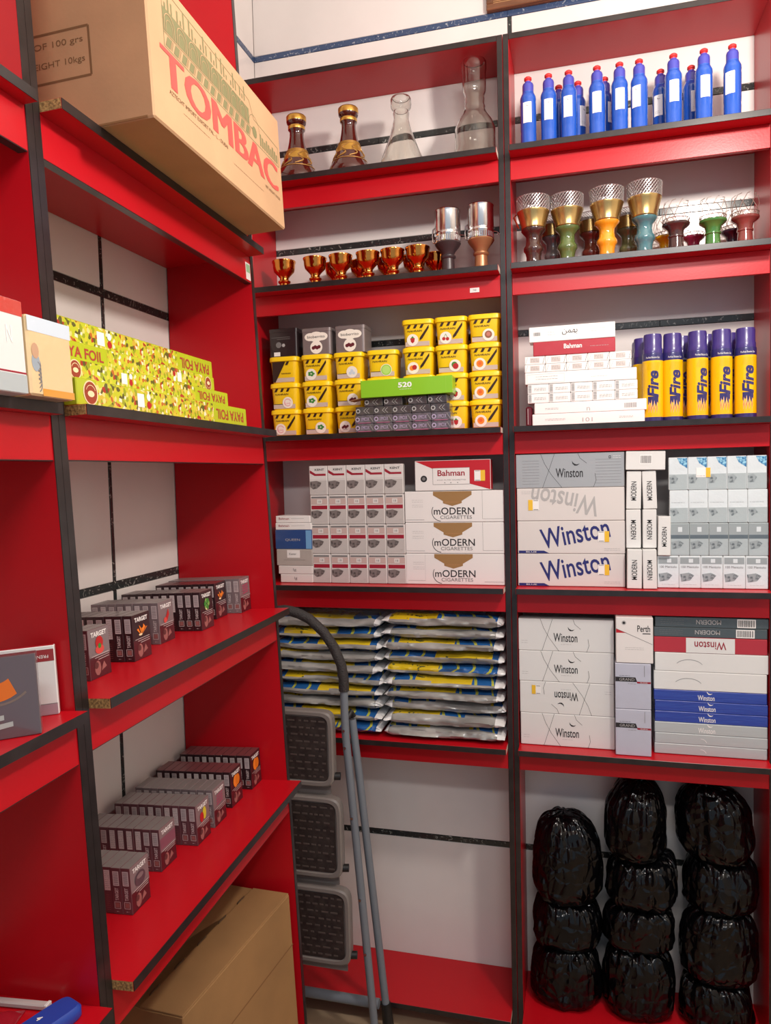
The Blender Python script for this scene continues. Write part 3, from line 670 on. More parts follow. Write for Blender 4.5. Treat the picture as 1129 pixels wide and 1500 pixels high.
def fruit(P, u, v, r, kind):
    P.disc(u, v, r, mat('badge_cream', (236, 226, 214)), 'fruit_badge', 4, 20)
    if kind == 'bubble': 
        P.line(arc(u, v, r*.62, 20, 320, 14), r*.1, PINK, 'fruit_badge', 5); P.text('Love', u, v-r*.1, r*1.0, r*.42, PINK, part='fruit_badge', e=5)
    elif kind == 'mint':
        for a in range(5): P.disc(u+r*.4*math.cos(a*1.26), v+r*.28*math.sin(a*1.26)+r*.1, r*.28, GRN, 'fruit_badge', 5, 7, r*.2)
    elif kind == 'ice':
        for a in range(3): P.disc(u+r*(-.3+.3*a), v+r*(.2 if a == 1 else -.2), r*.3, ICE, 'fruit_badge', 5, 5)
    elif kind == 'cherry':
        P.disc(u-r*.32, v-r*.15, r*.3, FRED, 'fruit_badge', 5, 10); P.disc(u+r*.3, v-r*.2, r*.3, FRED, 'fruit_badge', 5, 10); P.line([(u-r*.3, v), (u, v+r*.65), (u+r*.3, v)], r*.07, GRN, 'fruit_badge', 5)
    elif kind == 'grape':
        for a in range(6): P.disc(u+r*(-.45+.18*a), v+r*(.12*((a*7) % 3)-.15), r*.22, DKR, 'fruit_badge', 5, 8)
        P.rect(u-r*.4, v-r*.5, u+r*.4, v-r*.42, GREYINK, 'fruit_badge', 5)
    elif kind == 'lime': P.disc(u, v, r*.9, LIME, 'fruit_badge', 5, 18); P.disc(u, v, r*.72, mat('lime_pale', (176, 210, 110)), 'fruit_badge', 6, 14)
    elif kind == 'orange': P.disc(u, v+r*.05, r*.6, FORA, 'fruit_badge', 5, 14); P.disc(u, v+r*.1, r*.3, mat('orange_red', (222, 96, 40)), 'fruit_badge', 6, 9)
    elif kind == 'melon': P.disc(u-r*.1, v+r*.15, r*.5, GRN, 'fruit_badge', 5, 12); P.disc(u+r*.1, v-r*.1, r*.5, FRED, 'fruit_badge', 6, 12)
    elif kind == 'apples': P.disc(u-r*.2, v, r*.45, FORA, 'fruit_badge', 5, 12); P.disc(u+r*.25, v+r*.1, r*.42, FRED, 'fruit_badge', 6, 12)
    elif kind == 'fig': P.disc(u, v+r*.05, r*.62, BRN, 'fruit_badge', 5, 12); P.disc(u, v+r*.1, r*.36, mat('fig_pink', (190, 116, 100)), 'fruit_badge', 6, 10)
    elif kind == 'straw': P.poly([(u-r*.4, v+r*.3), (u+r*.4, v+r*.3), (u+r*.3, v-r*.3), (u, v-r*.55), (u-r*.3, v-r*.3)], FRED, 'fruit_badge', 5); P.poly([(u-r*.3, v+r*.3), (u, v+r*.65), (u+r*.3, v+r*.3)], GRN, 'fruit_badge', 6)
def tub(kind, var):
    mb = MB(); loft(mb, [(TW*.84, TW*.84, 0), (TW*.865, TW*.865, .003), (TW*.95, TW*.95, TH-.013)], TUBY); o = mb.build('tobacco_tub', smooth=40)
    mb = MB(); loft(mb, [(TW*.985, TW*.985, TH-.0145), (TW*1.03, TW*1.03, TH-.013), (TW*1.03, TW*1.03, TH-.003), (TW*1.005, TW*1.005, TH), (TW*.9, TW*.9, TH)], TUBL); mb.build('lid', o, smooth=40)
    w_, h = .072, TH-.017; P = Print(w_, h)
    for i in range(3): P.poly([(w_*(.06+.27*i), h*.82), (w_*(.17+.27*i), h*.82), (w_*(.25+.27*i), h*.98), (w_*(.14+.27*i), h*.98)], TUBK, 'stripes', 2)
    P.rect(w_*.0, h*.02, w_, h*.22, TUBG, 'band', 1)
    if var == 'side':
        P.poly([(0, h*.98), (w_*.62, h*.98), (w_*.12, h*.02), (0, h*.02)], TUBK, 'stripes', 3); P.text('NAHRAIN', w_*.62, h*.42, w_*.42, h*.06, TUBK, bold=.02)
    else:
        P.text('NAHRAIN', w_*.40, h*.70, w_*.60, h*.085, TUBK, bold=.008, shear=.2)
        if var == 'L': P.poly([(w_*.60, h*.26), (w_*.72, h*.36), (w_*.99, h*.80), (w_*.99, h*.94), (w_*.60, h*.38)], TUBK, 'stripes', 3); fruit(P, w_*.3, h*.3, w_*.24, kind)
        else: fruit(P, w_*.66, h*.30, w_*.24, kind); P.rect(w_*.02, h*.22, w_*.6, h*.245, TUBK, 'band', 2)
    slope = (TW*.95-TW*.865)/(TH-.016)
    P.done(o, lambda u, v, e: (u-w_/2, -(TW*.865+slope*(v+.002))-.0006-e, v+.003))
    return o
tubs = []
def T(x, row, kind, var, lb, rz=0, y=.062, dz=0):
    o = tub(kind, var); put(o, x, y+TW, z3+row*(TH+.0004)+dz, rz); tag(o, lb, 'tub', 'yellow tobacco tubs')
cols = [.0335, .1395, .2445]
for r, a in enumerate((('bubble','L'), ('bubble','R'), ('mint','side'))): T(cols[0], r, *a, ['yellow tub with pink heart badge on the shelf, nearest the leaning left panel', 'yellow tub with pink heart badge, second up at the far left', 'yellow tub with a big dark corner under the black tin'][r], rz=.0)
for r, a in enumerate((('mint','R'), ('mint','L'), ('mint','L'))): T(cols[1], r, *a, ['yellow mint tub, lowest of the three in its column', 'yellow mint tub, middle of the three in its column', 'yellow mint tub right under a grey tin'][r])
for r, a in enumerate((('grape','L'), ('grape','R'), ('ice','R'))): T(cols[2], r, *a, ['yellow grape tub at the bottom, left of the stacked grey packs', 'yellow grape tub just left of the green tray', 'yellow ice cube tub under the right grey tin'][r])
T(.348, 0, 'lime', 'L', 'yellow tub hidden low behind the grey packs, third column from the grey tins'); T(.348, 1, 'lime', 'L', 'yellow tub whose lid shows just above the left part of the green tray'); T(.349, 2, 'lime', 'R', 'tilted yellow lime tub standing alone at the top of its column', rz=.06)
for r, a in enumerate((('cherry','L'), ('straw','L'), ('apples','L'), ('straw','L'))): T(.4605, r, *a, ['yellow tub at the bottom behind the stacked grey packs', 'yellow tub whose lid shows just above the middle of the green tray', 'yellow tub with two apples on its badge', 'yellow strawberry tub on top, next to the bare wall gap'][r])
for r, a in enumerate((('straw','R'), ('straw','R'), ('melon','R'), ('cherry','L'))): T(.5595, r, *a, ['yellow strawberry tub on the shelf right of the grey packs', 'yellow strawberry tub right of the green tray', 'yellow watermelon tub above the right end of the green tray', 'yellow cherry tub in the top row'][r])
for r, a in enumerate((('orange','L'), ('orange','L'), ('orange','L'), ('fig','R'))): T(.658, r, *a, ['yellow orange-fruit tub on the shelf beside the black post', 'yellow orange-fruit tub, second up beside the black post', 'yellow orange-fruit tub, third up beside the black post', 'yellow fig tub on top beside the black post'][r])
TIN = mat('grey_tin', (128, 116, 115), .35, metal=.25, coat=.3); TINB = mat('black_tin', (40, 30, 32), .3, coat=.5)
for k, (x, lb) in enumerate(((.034, 'black tin with a white price tag on the far left tub'), (.1435, 'grey tin with cloud-shaped badge and cherries on the mint tub'), (.2515, 'grey tin with cloud-shaped badge standing on the ice cube tub'))):
    m = TINB if k == 0 else TIN; w_, d, h = .094, .08, (.088 if k == 0 else .082)
    mb = MB(); loft(mb, [(w_/2, d/2, 0), (w_/2, d/2, h-.012)], m, 24, 14); o = mb.build('tobacco_tin', smooth=40)
    mb = MB(); loft(mb, [(w_/2+.001, d/2+.001, h-.0125), (w_/2+.001, d/2+.001, h-.002), (w_/2-.003, d/2-.003, h)], m, 24, 14); mb.build('lid', o, smooth=40)
    P = Print(w_, h)
    if k:
        for a, b, r in ((.3, .66, .2), (.5, .7, .22), (.7, .66, .2), (.5, .62, .24)): P.disc(w_*a, h*b, w_*r, mat('badge_cream'), 'cloud_badge', 1, 16, w_*.13)
        P.text('bioberrito', w_*.5, h*.66, w_*.6, h*.10, INK, part='lettering', e=3)
        P.disc(w_*.5, h*.27, w_*.21, mat('badge_cream'), 'fruit_badge', 2, 18)
        for a in range(4): P.disc(w_*(.4+.065*a), h*(.25+.03*(a % 2)), w_*.06, DKR, 'fruit_badge', 3, 8)
    else:
        P.line([(w_*.1, h*.68), (w_*.75, h*.68)], .001, GREYINK); P.line([(w_*.3, h*.62), (w_*.75, h*.62)], .001, GREYINK)
        P.disc(w_*.35, h*.42, w_*.1, GREYINK, 'picture', 1, 9); P.disc(w_*.52, h*.4, w_*.06, PALEINK, 'picture', 1, 6); P.rect(w_*.18, h*.03, w_*.4, h*.17, WINK, 'price_tag', 2); P.greek(w_*.2, h*.08, w_*.38, h*.12, 1, CRIM, part='price_tag')
    P.done(o, front_fn(w_, d+.0006)); put(o, x, .068+d/2, z3+3*(TH+.0004), rz=(.0 if k else -.0)); tag(o, lb, 'tin', 'tobacco tins')
# green tray and the packs under it
FOILP = mat('grey_foil_pack', (112, 106, 116), .3, coat=.9, bump=.4, bscale=40, var=.35, vscale=60); FOILD = mat('dark_foil_pack', (84, 80, 84), .3, coat=.8, bump=.4, bscale=40, var=.35, vscale=60)
LILI = mat('lilac_ink', (176, 160, 190)); GREENT = mat('lime_green_card', (132, 190, 32), .4, coat=.3)
def foilpack(m, w_, h, lav):
    d = .05; o = carton('cigarette_pack', w_, d, h, m); P = Print(w_, h)
    P.disc(w_*.14, h*.5, h*.28, LILI if lav else PALEINK, 'emblem', 1, 12); P.disc(w_*.14, h*.5, h*.16, m, 'emblem', 2, 10)
    if lav: P.text('1MOX', w_*.56, h*.52, w_*.44, h*.45, LILI); P.line([(w_*.8, h*.85), (w_*.97, h*.2)], .001, PALEINK, 'emblem'); P.rect(w_*.15, .0006, w_*.85, h*.12, mat('rose_print', (160, 90, 120)), 'emblem', 1)
    else: P.line([(w_*.6, h*.8), (w_*.45, h*.5), (w_*.6, h*.2)], .0012, PALEINK, 'emblem'); P.line([(w_*.75, h*.8), (w_*.6, h*.5), (w_*.75, h*.2)], .0012, PALEINK, 'emblem')
    P.done(o, front_fn(w_, d)); return o
sa = foilpack(FOILP, .0568, .0243, True); sb = foilpack(FOILD, .0558, .0243, False); ua = ub = 0
for r in range(2):
    for c in range(5):
        o = sa if not ua else copy_tree(sa); ua = 1; put(o, .279+.0284+c*.0573, .035, z3+r*.0248)
        tag(o, 'lilac foil pack, %s from the left, %s of two lowest rows under green tray' % (coln[c], 'upper' if r else 'lower'), 'pack', 'grey foil packs under the green tray')
for c in range(5):
    o = sb if not ub else copy_tree(sb); ub = 1; put(o, .281+.028+c*.0563, .036, z3+.0496); tag(o, 'dark grey foil pack, %s from the left in the third row under the green tray' % coln[c], 'pack', 'grey foil packs under the green tray')
for c, x in enumerate((.336, .395, .468, .526)):
    o = copy_tree(sb); put(o, x, .037, z3+.0744); tag(o, 'dark grey foil pack directly under the green tray, %s from the left' % coln[c], 'pack', 'grey foil packs under the green tray')
mb = MB(); w_, d, h = .27, .062, .05
mb.rbox(-w_/2, -d/2, 0, w_/2, d/2, h, GREENT, .001)
o = mb.build('cardboard_tray'); P = Print(w_, h); P.text('520', w_*.49, h*.62, w_*.15, h*.3, WINK, bold=.03); P.greek(w_*.43, h*.34, w_*.56, h*.4, 1, WINK); P.line([(w_*.93, .001), (w_*.93, h-.001)], .0006, LIME); P.done(o, front_fn(w_, d))
mb = MB(); mb.hexa([(-w_/2-.035, -d/2+.004, -.006), (-w_/2, -d/2+.002, 0), (-w_/2, d/2-.01, 0), (-w_/2-.035, d/2-.012, -.006), (-w_/2-.035, -d/2+.004, -.005), (-w_/2, -d/2+.002, .001), (-w_/2, d/2-.01, .001), (-w_/2-.035, d/2-.012, -.005)], CARD); mb.build('open_flap', o)
put(o, .438, .028, z3+.0996, rz=.02, ry=-.012); tag(o, 'lime green cardboard tray lying upside down on the grey foil packs', 'tray')

# ------------------------------------------------------------------ glassware on the top shelf
z1 = ZB[5]+.001
GLASS = mat('clear_glass', (244, 244, 240), .03, trans=1.0, ior=1.45, bump=.06, bscale=30); AMB = mat('dark_brown_glass', (72, 26, 20), .06, coat=1.0); GOLDP = mat('gold_paint', (206, 160, 74), .3, metal=.7); GOLDL = mat('gold_ornament', (176, 132, 70), .4, metal=.4)
def ornament(parent, r_at, z0, z1_, n, m=GOLDL):
    mb = MB()
    for i in range(n):
        for zz, s in ((z0, 1), (z1_, -1)):
            pts = []
            for k in range(7):
                t = k/6; z = zz + s*(z1_-z0)*.55*t; a = 2*PI*i/n + s*.55*math.sin(t*PI*.9); r = r_at(z)+.0008; pts.append((r*math.cos(a), r*math.sin(a), z))
            mb.tube(pts, [.0026*math.sin(PI*(.15+.8*k/6)) for k in range(7)], m, 5)
    return mb.build('gold_scrolls', parent, smooth=60)
def lerp_prof(prof): 
    def f(z):
        for (r0, a), (r1, b) in zip(prof, prof[1:]):
            if a <= z <= b and b > a: return r0+(r1-r0)*(z-a)/(b-a)
        return prof[-1][0]
    return f
def brown_base():
    prof = [(.052, 0), (.064, .004), (.067, .016), (.062, .032), (.053, .048), (.042, .075), (.031, .105), (.025, .13), (.022, .15), (.021, .165), (.026, .170), (.026, .180), (.022, .184), (.0285, .188), (.0305, .194), (.0305, .209), (.028, .212), (.022, .213), (.020, .16)]
    segm = [AMB]*18
    for i in (5, 10, 14, 16): segm[i] = GOLDP
    mb = MB(); mb.lathe(prof, AMB, 36, segm=segm, cap1=False); o = mb.build('glass_vase', smooth=50)
    f = lerp_prof([p for p in prof[:10]]); mb = MB()
    for zz in (.05, .1, .105): r = f(zz)+.0006; mb.tube([(r*math.cos(2*PI*i/32), r*math.sin(2*PI*i/32), zz) for i in range(32)], .0014, GOLDL, 5, closed=True)
    mb.build('gold_bands', o, smooth=60); ornament(o, f, .055, .098, 8); return o
o = brown_base(); put(o, .2555, .1, z1, .3); tag(o, 'dark brown glass vase with gold bands, the whole one near the cardboard box', 'vase', 'dark brown and gold vases')
o2 = copy_tree(o); put(o2, .088, .1, z1, 1.0); tag(o2, 'dark brown and gold glass vase half hidden by the cardboard box', 'vase', 'dark brown and gold vases')
def glass(prof, t=.003, name='glass_vase'):
    inner = [(max(r-t, .002), z+(t if i == 0 else 0)) for i, (r, z) in enumerate(prof)]
    mb = MB(); mb.lathe(prof + inner[::-1], GLASS, 40, cap0=True, cap1=True); return mb.build(name, smooth=50)
o = glass([(.058, 0), (.070, .005), (.0715, .015), (.062, .04), (.049, .072), (.036, .105), (.027, .135), (.023, .155), (.025, .172), (.022, .18), (.029, .188), (.031, .198), (.031, .212), (.028, .218), (.022, .219)]); put(o, .419, .1, z1); tag(o, 'clear glass cone-shaped vase between the brown vases and the tall glass one', 'vase')
o = glass([(.055, 0), (.064, .004), (.065, .02), (.059, .04), (.058, .07), (.0585, .095), (.05, .118), (.036, .138), (.029, .152), (.031, .158), (.028, .165), (.029, .18), (.0275, .188), (.0325, .200), (.034, .22), (.034, .252), (.036, .262), (.036, .282), (.033, .287)]); put(o, .637, .1, z1); tag(o, 'tall clear glass vase with stepped neck beside the black post', 'vase')

# ------------------------------------------------------------------ blue bottles
BOT = mat('blue_plastic', (32, 82, 178), .18, coat=.6, bump=.15, bscale=45); BOTC = mat('violet_blue_plastic', (70, 72, 168), .3); CAPR = mat('red_cap', (206, 48, 48), .35); LABW = mat('label_paper', (238, 238, 240), .5)
def bottle():
    prof = [(.0185, 0), (.0215, .003), (.0222, .012), (.0212, .022), (.0218, .05), (.0212, .058), (.0218, .064), (.0222, .132), (.0215, .139), (.0222, .146), (.0218, .153), (.0178, .162), (.0160, .165), (.0160, .167)]
    mb = MB(); mb.lathe(prof, BOT, 26); o = mb.build('bottle', smooth=40)
    mb = MB(); mb.lathe([(.0155, .166), (.0155, .186), (.0138, .191), (.0085, .195), (.0085, .197)], BOTC, 22); c = mb.build('cap', o, smooth=40)
    mb = MB(); mb.lathe([(.0078, .196), (.0082, .200), (.0105, .202), (.0105, .207), (.007, .210)], CAPR, 16); mb.build('spout', c, smooth=40)
    P = Print(.024, .056); P.rect(0, 0, .024, .056, LABW, 'label', 1); eagle(P, .014, .046, .01, GREYINK); P.greek(.004, .006, .02, .014, 2, PALEINK, part='label_print')
    wrap_cyl(P, o, .0222, .078, .012, 0); return o
b0 = bottle()
bl = [(.790, .083, .02, 'first from the left of the front row'), (.846, .083, .12, 'second from the left of the front row'), (.9005, .083, .0, 'third from the left of the front row'), (.976, .083, .05, 'fourth from the left of the front row'), (1.035, .083, .1, 'fifth from the left of the front row'), (1.0855, .083, -.35, 'sixth from the left of the front row, label turned'), (1.1725, .083, .1, 'right of the lower-looking tilted-label bottle'), (1.248, .083, .15, 'next to last of the front row'), (1.3175, .083, -.35, 'last of the front row, near the right post'),
      (1.147, .155, -.3, 'standing further back between the sixth and seventh'), (1.227, .160, .5, 'standing further back left of the next to last'), (.925, .150, .9, 'half hidden behind the third, label seen edge-on'), (.872, .155, 1.8, 'half hidden behind the second'), (.998, .150, 1.0, 'half hidden behind the fourth, label seen edge-on')]
for i, (x, y, rz, lb) in enumerate(bl):
    o = b0 if i == 0 else copy_tree(b0); put(o, x, y, z1, rz - .1); tag(o, 'blue plastic bottle with red spout, ' + lb, 'bottle', 'blue plastic bottles')

# ------------------------------------------------------------------ hookah bowls
z2 = ZB[4]+.001
COPPER = mat('gold_copper', (214, 140, 66), .1, metal=1.0, bump=.04, bscale=60)
def gold_bowl():
    prof = [(.0155, 0), (.0165, .002), (.0155, .006), (.0145, .026), (.019, .030), (.0195, .034), (.0145, .037), (.0135, .044), (.021, .053), (.031, .063), (.034, .074), (.0345, .086), (.0375, .092), (.037, .095), (.034, .095), (.0325, .085), (.03, .07), (.018, .058)]
    mb = MB(); mb.lathe(prof, COPPER, 30); return mb.build('hookah_bowl', smooth=50)
g0 = gold_bowl()
for i, (x, y, lb) in enumerate(((.0345, .095, 'at the far left, apart from the others'), (.137, .095, 'second from the left in the front row'), (.2205, .095, 'third from the left in the front row'), (.307, .095, 'fourth from the left in the front row'), (.384, .095, 'fifth from the left in the front row'), (.461, .095, 'last of the front row, left of the dark silver-topped bowl'), (.178, .175, 'behind the gap between the second and third'), (.262, .175, 'behind the gap between the third and fourth'), (.349, .175, 'behind the gap between the fourth and fifth'), (.432, .175, 'behind the gap between the last two, left side'), (.5, .18, 'behind the last one, right side'))):
    o = g0 if i == 0 else copy_tree(g0); put(o, x, y, z2); tag(o, 'shiny copper gold goblet bowl ' + lb, 'hookah bowl', 'copper gold bowls')
CHROME = mat('chrome', (226, 222, 220), .2, metal=1.0, bump=.03, bscale=40); DKB = mat('dark_bowl', (58, 46, 48), .35); BRZ = mat('bronze_bowl', (170, 118, 82), .35, metal=.5)
for x, m, lb, h in ((.5515, DKB, 'dark hookah bowl with a tall chrome wind cover', 0), (.6485, BRZ, 'bronze hookah bowl with a tall chrome wind cover, beside the black post', .004)):
    mb = MB(); mb.lathe([(.019, 0), (.0205, .003), (.019, .03), (.018, .052), (.0225, .056), (.0225, .061), (.018, .064), (.022, .074), (.034, .088), (.0385, .096), (.036, .1), (.03, .1)], m, 30); o = mb.build('hookah_bowl', smooth=50)
    mb = MB(); mb.lathe([(.0345, .098), (.0365, .1), (.0365, .119), (.038, .121), (.038, .125), (.0365, .127), (.0365, .13), (.038, .132), (.0375, .185+h), (.039, .19+h), (.037, .193+h), (.035, .19+h), (.035, .13), (.03, .12)], CHROME, 36); c = mb.build('wind_cover', o, smooth=50)
    mb = MB()
    for i in range(40):
        a = 2*PI*i/40; mb.tube([(.0368*math.cos(a), .0368*math.sin(a), .102), (.0368*math.cos(a), .0368*math.sin(a), .116)], .0011, CHROME, 4)
    mb.build('fluting', c)
    mb = MB(); mb.tube([(-.037, .006, .15), (-.045, .008, .145), (-.047, .008, .125), (-.045, .008, .108), (-.038, .006, .104)], .0022, CHROME, 6); mb.tube([(.037, .006, .122), (.047, .01, .121), (.05, .01, .116), (.046, .01, .112)], .0016, CHROME, 6); mb.build('handle', c, smooth=60)
    put(o, x, .098, z2, 0); tag(o, lb, 'hookah bowl', 'bowls with chrome wind covers')
BRASS = mat('brushed_brass', (190, 160, 104), .25, metal=.9, bump=.1, bscale=30, bstretch=(1, 1, .2)); MESHM = mat('wire_mesh', (208, 204, 204), .3, metal=.8)
def cer(nm, col): return mat('glazed_' + nm, col, .15, coat=1.0, var=.15, vscale=20)
def clay(m, h=.112):
    k = h/.112
    mb = MB(); mb.lathe([(.0215, 0), (.023, .003), (.0215, .012), (.0205, .034*k), (.0235, .046*k), (.028, .052*k), (.028, .060*k), (.0225, .068*k), (.0205, .08*k), (.021, .092*k), (.028, .1*k), (.034, .107*k), (.034, .111*k), (.03, .112*k)], m, 30); return mb.build('hookah_bowl', smooth=50)
def mesh_cup(parent, z0, r0, r1, h):
    mb = MB(); n = 32; rows_ = 7; V = {}
    for j in range(rows_+1):
        t = j/rows_
        for i in range(n):
            a = 2*PI*(i+.5*(j % 2))/n; r = r0+(r1-r0)*t; V[i, j] = (r*math.cos(a), r*math.sin(a), z0+h*t)
    for j in range(rows_):
        for i in range(n):
            a = V[i, j]; i2 = i if j % 2 == 0 else (i+1) % n; i1 = (i-1) % n if j % 2 == 0 else i
            for b in (V[i2, j+1], V[i1, j+1]): mb.tube([a, b], .0010, MESHM, 3, caps=False)
    for z, r in ((z0, r0), (z0+h, r1)): mb.tube([(r*math.cos(2*PI*i/36), r*math.sin(2*PI*i/36), z) for i in range(36)], .0012, MESHM, 4, closed=True)
    return mb.build('mesh_screen', parent)
for x, y, nm, col, lb, h in ((.7985, .098, 'brown', (66, 38, 34), 'dark brown glazed bowl with brass cup and mesh next to the black post', 0), (.8915, .114, 'green', (88, 106, 56), 'olive green glazed bowl with brass cup and mesh', 0), (.999, .1, 'amber', (232, 150, 30), 'amber yellow glazed bowl with brass cup and mesh', 0), (1.0985, .1, 'teal', (72, 116, 124), 'teal blue glazed bowl with brass cup and mesh', .004)):
    o = clay(cer(nm, col)); mb = MB(); mb.lathe([(.028, .111), (.033, .113), (.034, .116), (.0335, .118), (.0435, .152+h), (.0458, .157+h), (.0458, .16+h), (.044, .16+h), (.032, .12)], BRASS, 34); c = mb.build('brass_cup', o, smooth=50)
    if x < .82:
        mb = MB(); mb.tube([(-.047, -.004, .157), (-.054, -.006, .15), (-.04, -.004, .118)], .0025, mat('copper_wire', (176, 72, 44), .3, metal=.8), 6); mb.build('handle', c, smooth=60)
    mesh_cup(o, .160+h, .0448, .0462, .038); put(o, x, y, z2); tag(o, lb, 'hookah bowl', 'glazed bowls with brass cups')
for x, y, nm, col, lb in ((.850, .194, 'grey', (98, 92, 92), 'grey glazed bowl behind the gap of the dark brown and olive bowls'), (.958, .194, 'russet', (104, 48, 38), 'reddish brown bowl behind the gap of the olive and amber bowls'), (1.062, .194, 'olive', (92, 92, 60), 'olive grey bowl behind the gap of the amber and teal bowls')):
    o = clay(cer(nm, col)); mb = MB(); mb.lathe([(.028, .111), (.033, .113), (.0335, .118), (.036, .145), (.034, .145), (.032, .12)], BRASS, 30); mb.build('brass_cup', o, smooth=50)
    mesh_cup(o, .145, .0345, .035, .022); put(o, x, y, z2); tag(o, lb, 'hookah bowl', 'glazed bowls with brass cups')
WIRE = mat('thin_wire', (196, 180, 170), .3, metal=.8)
def wire_bowl(m, s=1.0):
    mb = MB(); mb.lathe([(.021*s, 0), (.022*s, .003), (.0195*s, .03*s), (.0185*s, .048*s), (.021*s, .05*s), (.021*s, .054*s), (.0185*s, .056*s), (.021*s, .07*s), (.033*s, .079*s), (.036*s, .082*s), (.036*s, .086*s), (.03*s, .086*s)], m, 30); o = mb.build('hookah_bowl', smooth=50)
    mb = MB(); R_ = .034*s
    for z, r in ((.087*s, R_), (.097*s, R_*1.02)): mb.tube([(r*math.cos(2*PI*i/30), r*math.sin(2*PI*i/30), z) for i in range(30)], .0011, WIRE, 4, closed=True)
    for i in range(30):
        a, b = 2*PI*i/30, 2*PI*(i+1)/30; mb.tube([(R_*math.cos(a), R_*math.sin(a), .087*s+.01*s*(i % 2)), (R_*math.cos(b), R_*math.sin(b), .087*s+.01*s*((i+1) % 2))], .0009, WIRE, 3, caps=False)
    mb.build('wire_ring', o)
    mb = MB()
    for i in range(8):
        a = 2*PI*i/8; b = a+.75; c = a+.35
        mb.tube([(R_*math.cos(a), R_*math.sin(a), .09*s), (R_*1.04*math.cos(c), R_*1.04*math.sin(c), .118*s), (R_*.95*math.cos(b), R_*.95*math.sin(b), .142*s), (R_*.75*math.cos(b+.3), R_*.75*math.sin(b+.3), .146*s)], .0009, WIRE, 4)
    mb.build('wire_prongs', o); return o
for x, y, s, nm, col, lb in ((1.1795, .1, 1, 'umber', (70, 44, 42), 'dark brown bowl topped with crossing wires'), (1.272, .1, .98, 'leaf', (66, 120, 56), 'bright green bowl topped with crossing wires'), (1.3515, .1, .98, 'rose_brown', (128, 62, 58), 'reddish brown bowl topped with crossing wires beside the right post'),
    (1.162, .185, .9, 'yellow', (234, 178, 30), 'yellow wire-topped bowl behind the dark brown one'), (1.235, .185, .82, 'magenta', (140, 40, 68), 'magenta wire-topped bowl behind the gap before the green one'), (1.338, .19, .9, 'aubergine', (62, 44, 62), 'dark purple wire-topped bowl behind the reddish brown one')):
    o = wire_bowl(cer(nm, col), s); put(o, x, y, z2, x*7); tag(o, lb, 'hookah bowl', 'wire-topped bowls')

# ------------------------------------------------------------------ flat plastic packets in two stacks
def packet_mat(name, base, seed):
    m = mat(name, base, .22, coat=.8); nt = m.node_tree; N = nt.nodes.new; L = nt.links.new; b = nt.nodes['Principled BSDF']
    tc = N('ShaderNodeTexCoord'); sp = N('ShaderNodeSeparateXYZ'); L(tc.outputs['Object'], sp.inputs[0])
    def math_(op, a, bb=None):
        n = N('ShaderNodeMath'); n.operation = op
        for i, q in enumerate((a, bb)):
            if q is None: continue
            if isinstance(q, (int, float)): n.inputs[i].default_value = q
            else: L(q, n.inputs[i])
        return n.outputs[0]
    ax = math_('ABSOLUTE', math_('ADD', sp.outputs['X'], seed))
    yellow = math_('LESS_THAN', ax, .085)
    diag = math_('ADD', sp.outputs['X'], math_('MULTIPLY', sp.outputs['Y'], .55)); diag = math_('ADD', diag, math_('MULTIPLY', sp.outputs['Z'], -1.6))
    stripe = math_('LESS_THAN', math_('FRACT', math_('MULTIPLY', diag, 20.0)), .16)
    def mix(f, a, bb):
        n = N('ShaderNodeMix'); n.data_type = 'RGBA'; L(f, n.inputs[0])
        for i, q in ((6, a), (7, bb)):
            if isinstance(q, tuple): n.inputs[i].default_value = rgb(q)
            else: L(q, n.inputs[i])
        return n.outputs[2]
    col = mix(stripe, (30, 88, 150), (176, 178, 70)); nz = N('ShaderNodeTexNoise'); nz.inputs['Scale'].default_value = 45; L(tc.outputs['Object'], nz.inputs['Vector'])
    yl = mix(math_('GREATER_THAN', nz.outputs['Fac'], .66), (208, 178, 34), (92, 96, 50)); col = mix(yellow, col, yl)
    L(col, b.inputs['Base Color']); n2 = N('ShaderNodeTexNoise'); n2.inputs['Scale'].default_value = 30; L(tc.outputs['Object'], n2.inputs['Vector'])
    bp = N('ShaderNodeBump'); bp.inputs['Strength'].default_value = .35; bp.inputs['Distance'].default_value = .004; L(n2.outputs['Fac'], bp.inputs['Height']); L(bp.outputs[0], b.inputs['Normal']); L(bp.outputs[0], b.inputs['Coat Normal'])
    return m
PK = [packet_mat('printed_film_%d' % i, (28, 92, 168), s) for i, s in enumerate((.0, .05, -.06, .1))]
FILM = mat('silver_film', (182, 180, 176), .25, coat=.6, bump=.6, bscale=26, bstretch=(.5, 1, 2.4), metal=.1, var=.3, vscale=14); FILMW = mat('white_film', (226, 226, 226), .25, coat=.6, bump=.6, bscale=45)
def iface(x, y, k):      # the surface where packet k-1 and packet k lie on each other
    if k == 0: return 0.0
    q = Vector((x*6+k*7.3, y*5, k*3.1)); return .0055*noise.noise(q)+.0028*noise.noise(Vector((x*22, y*10, k*5.7)))
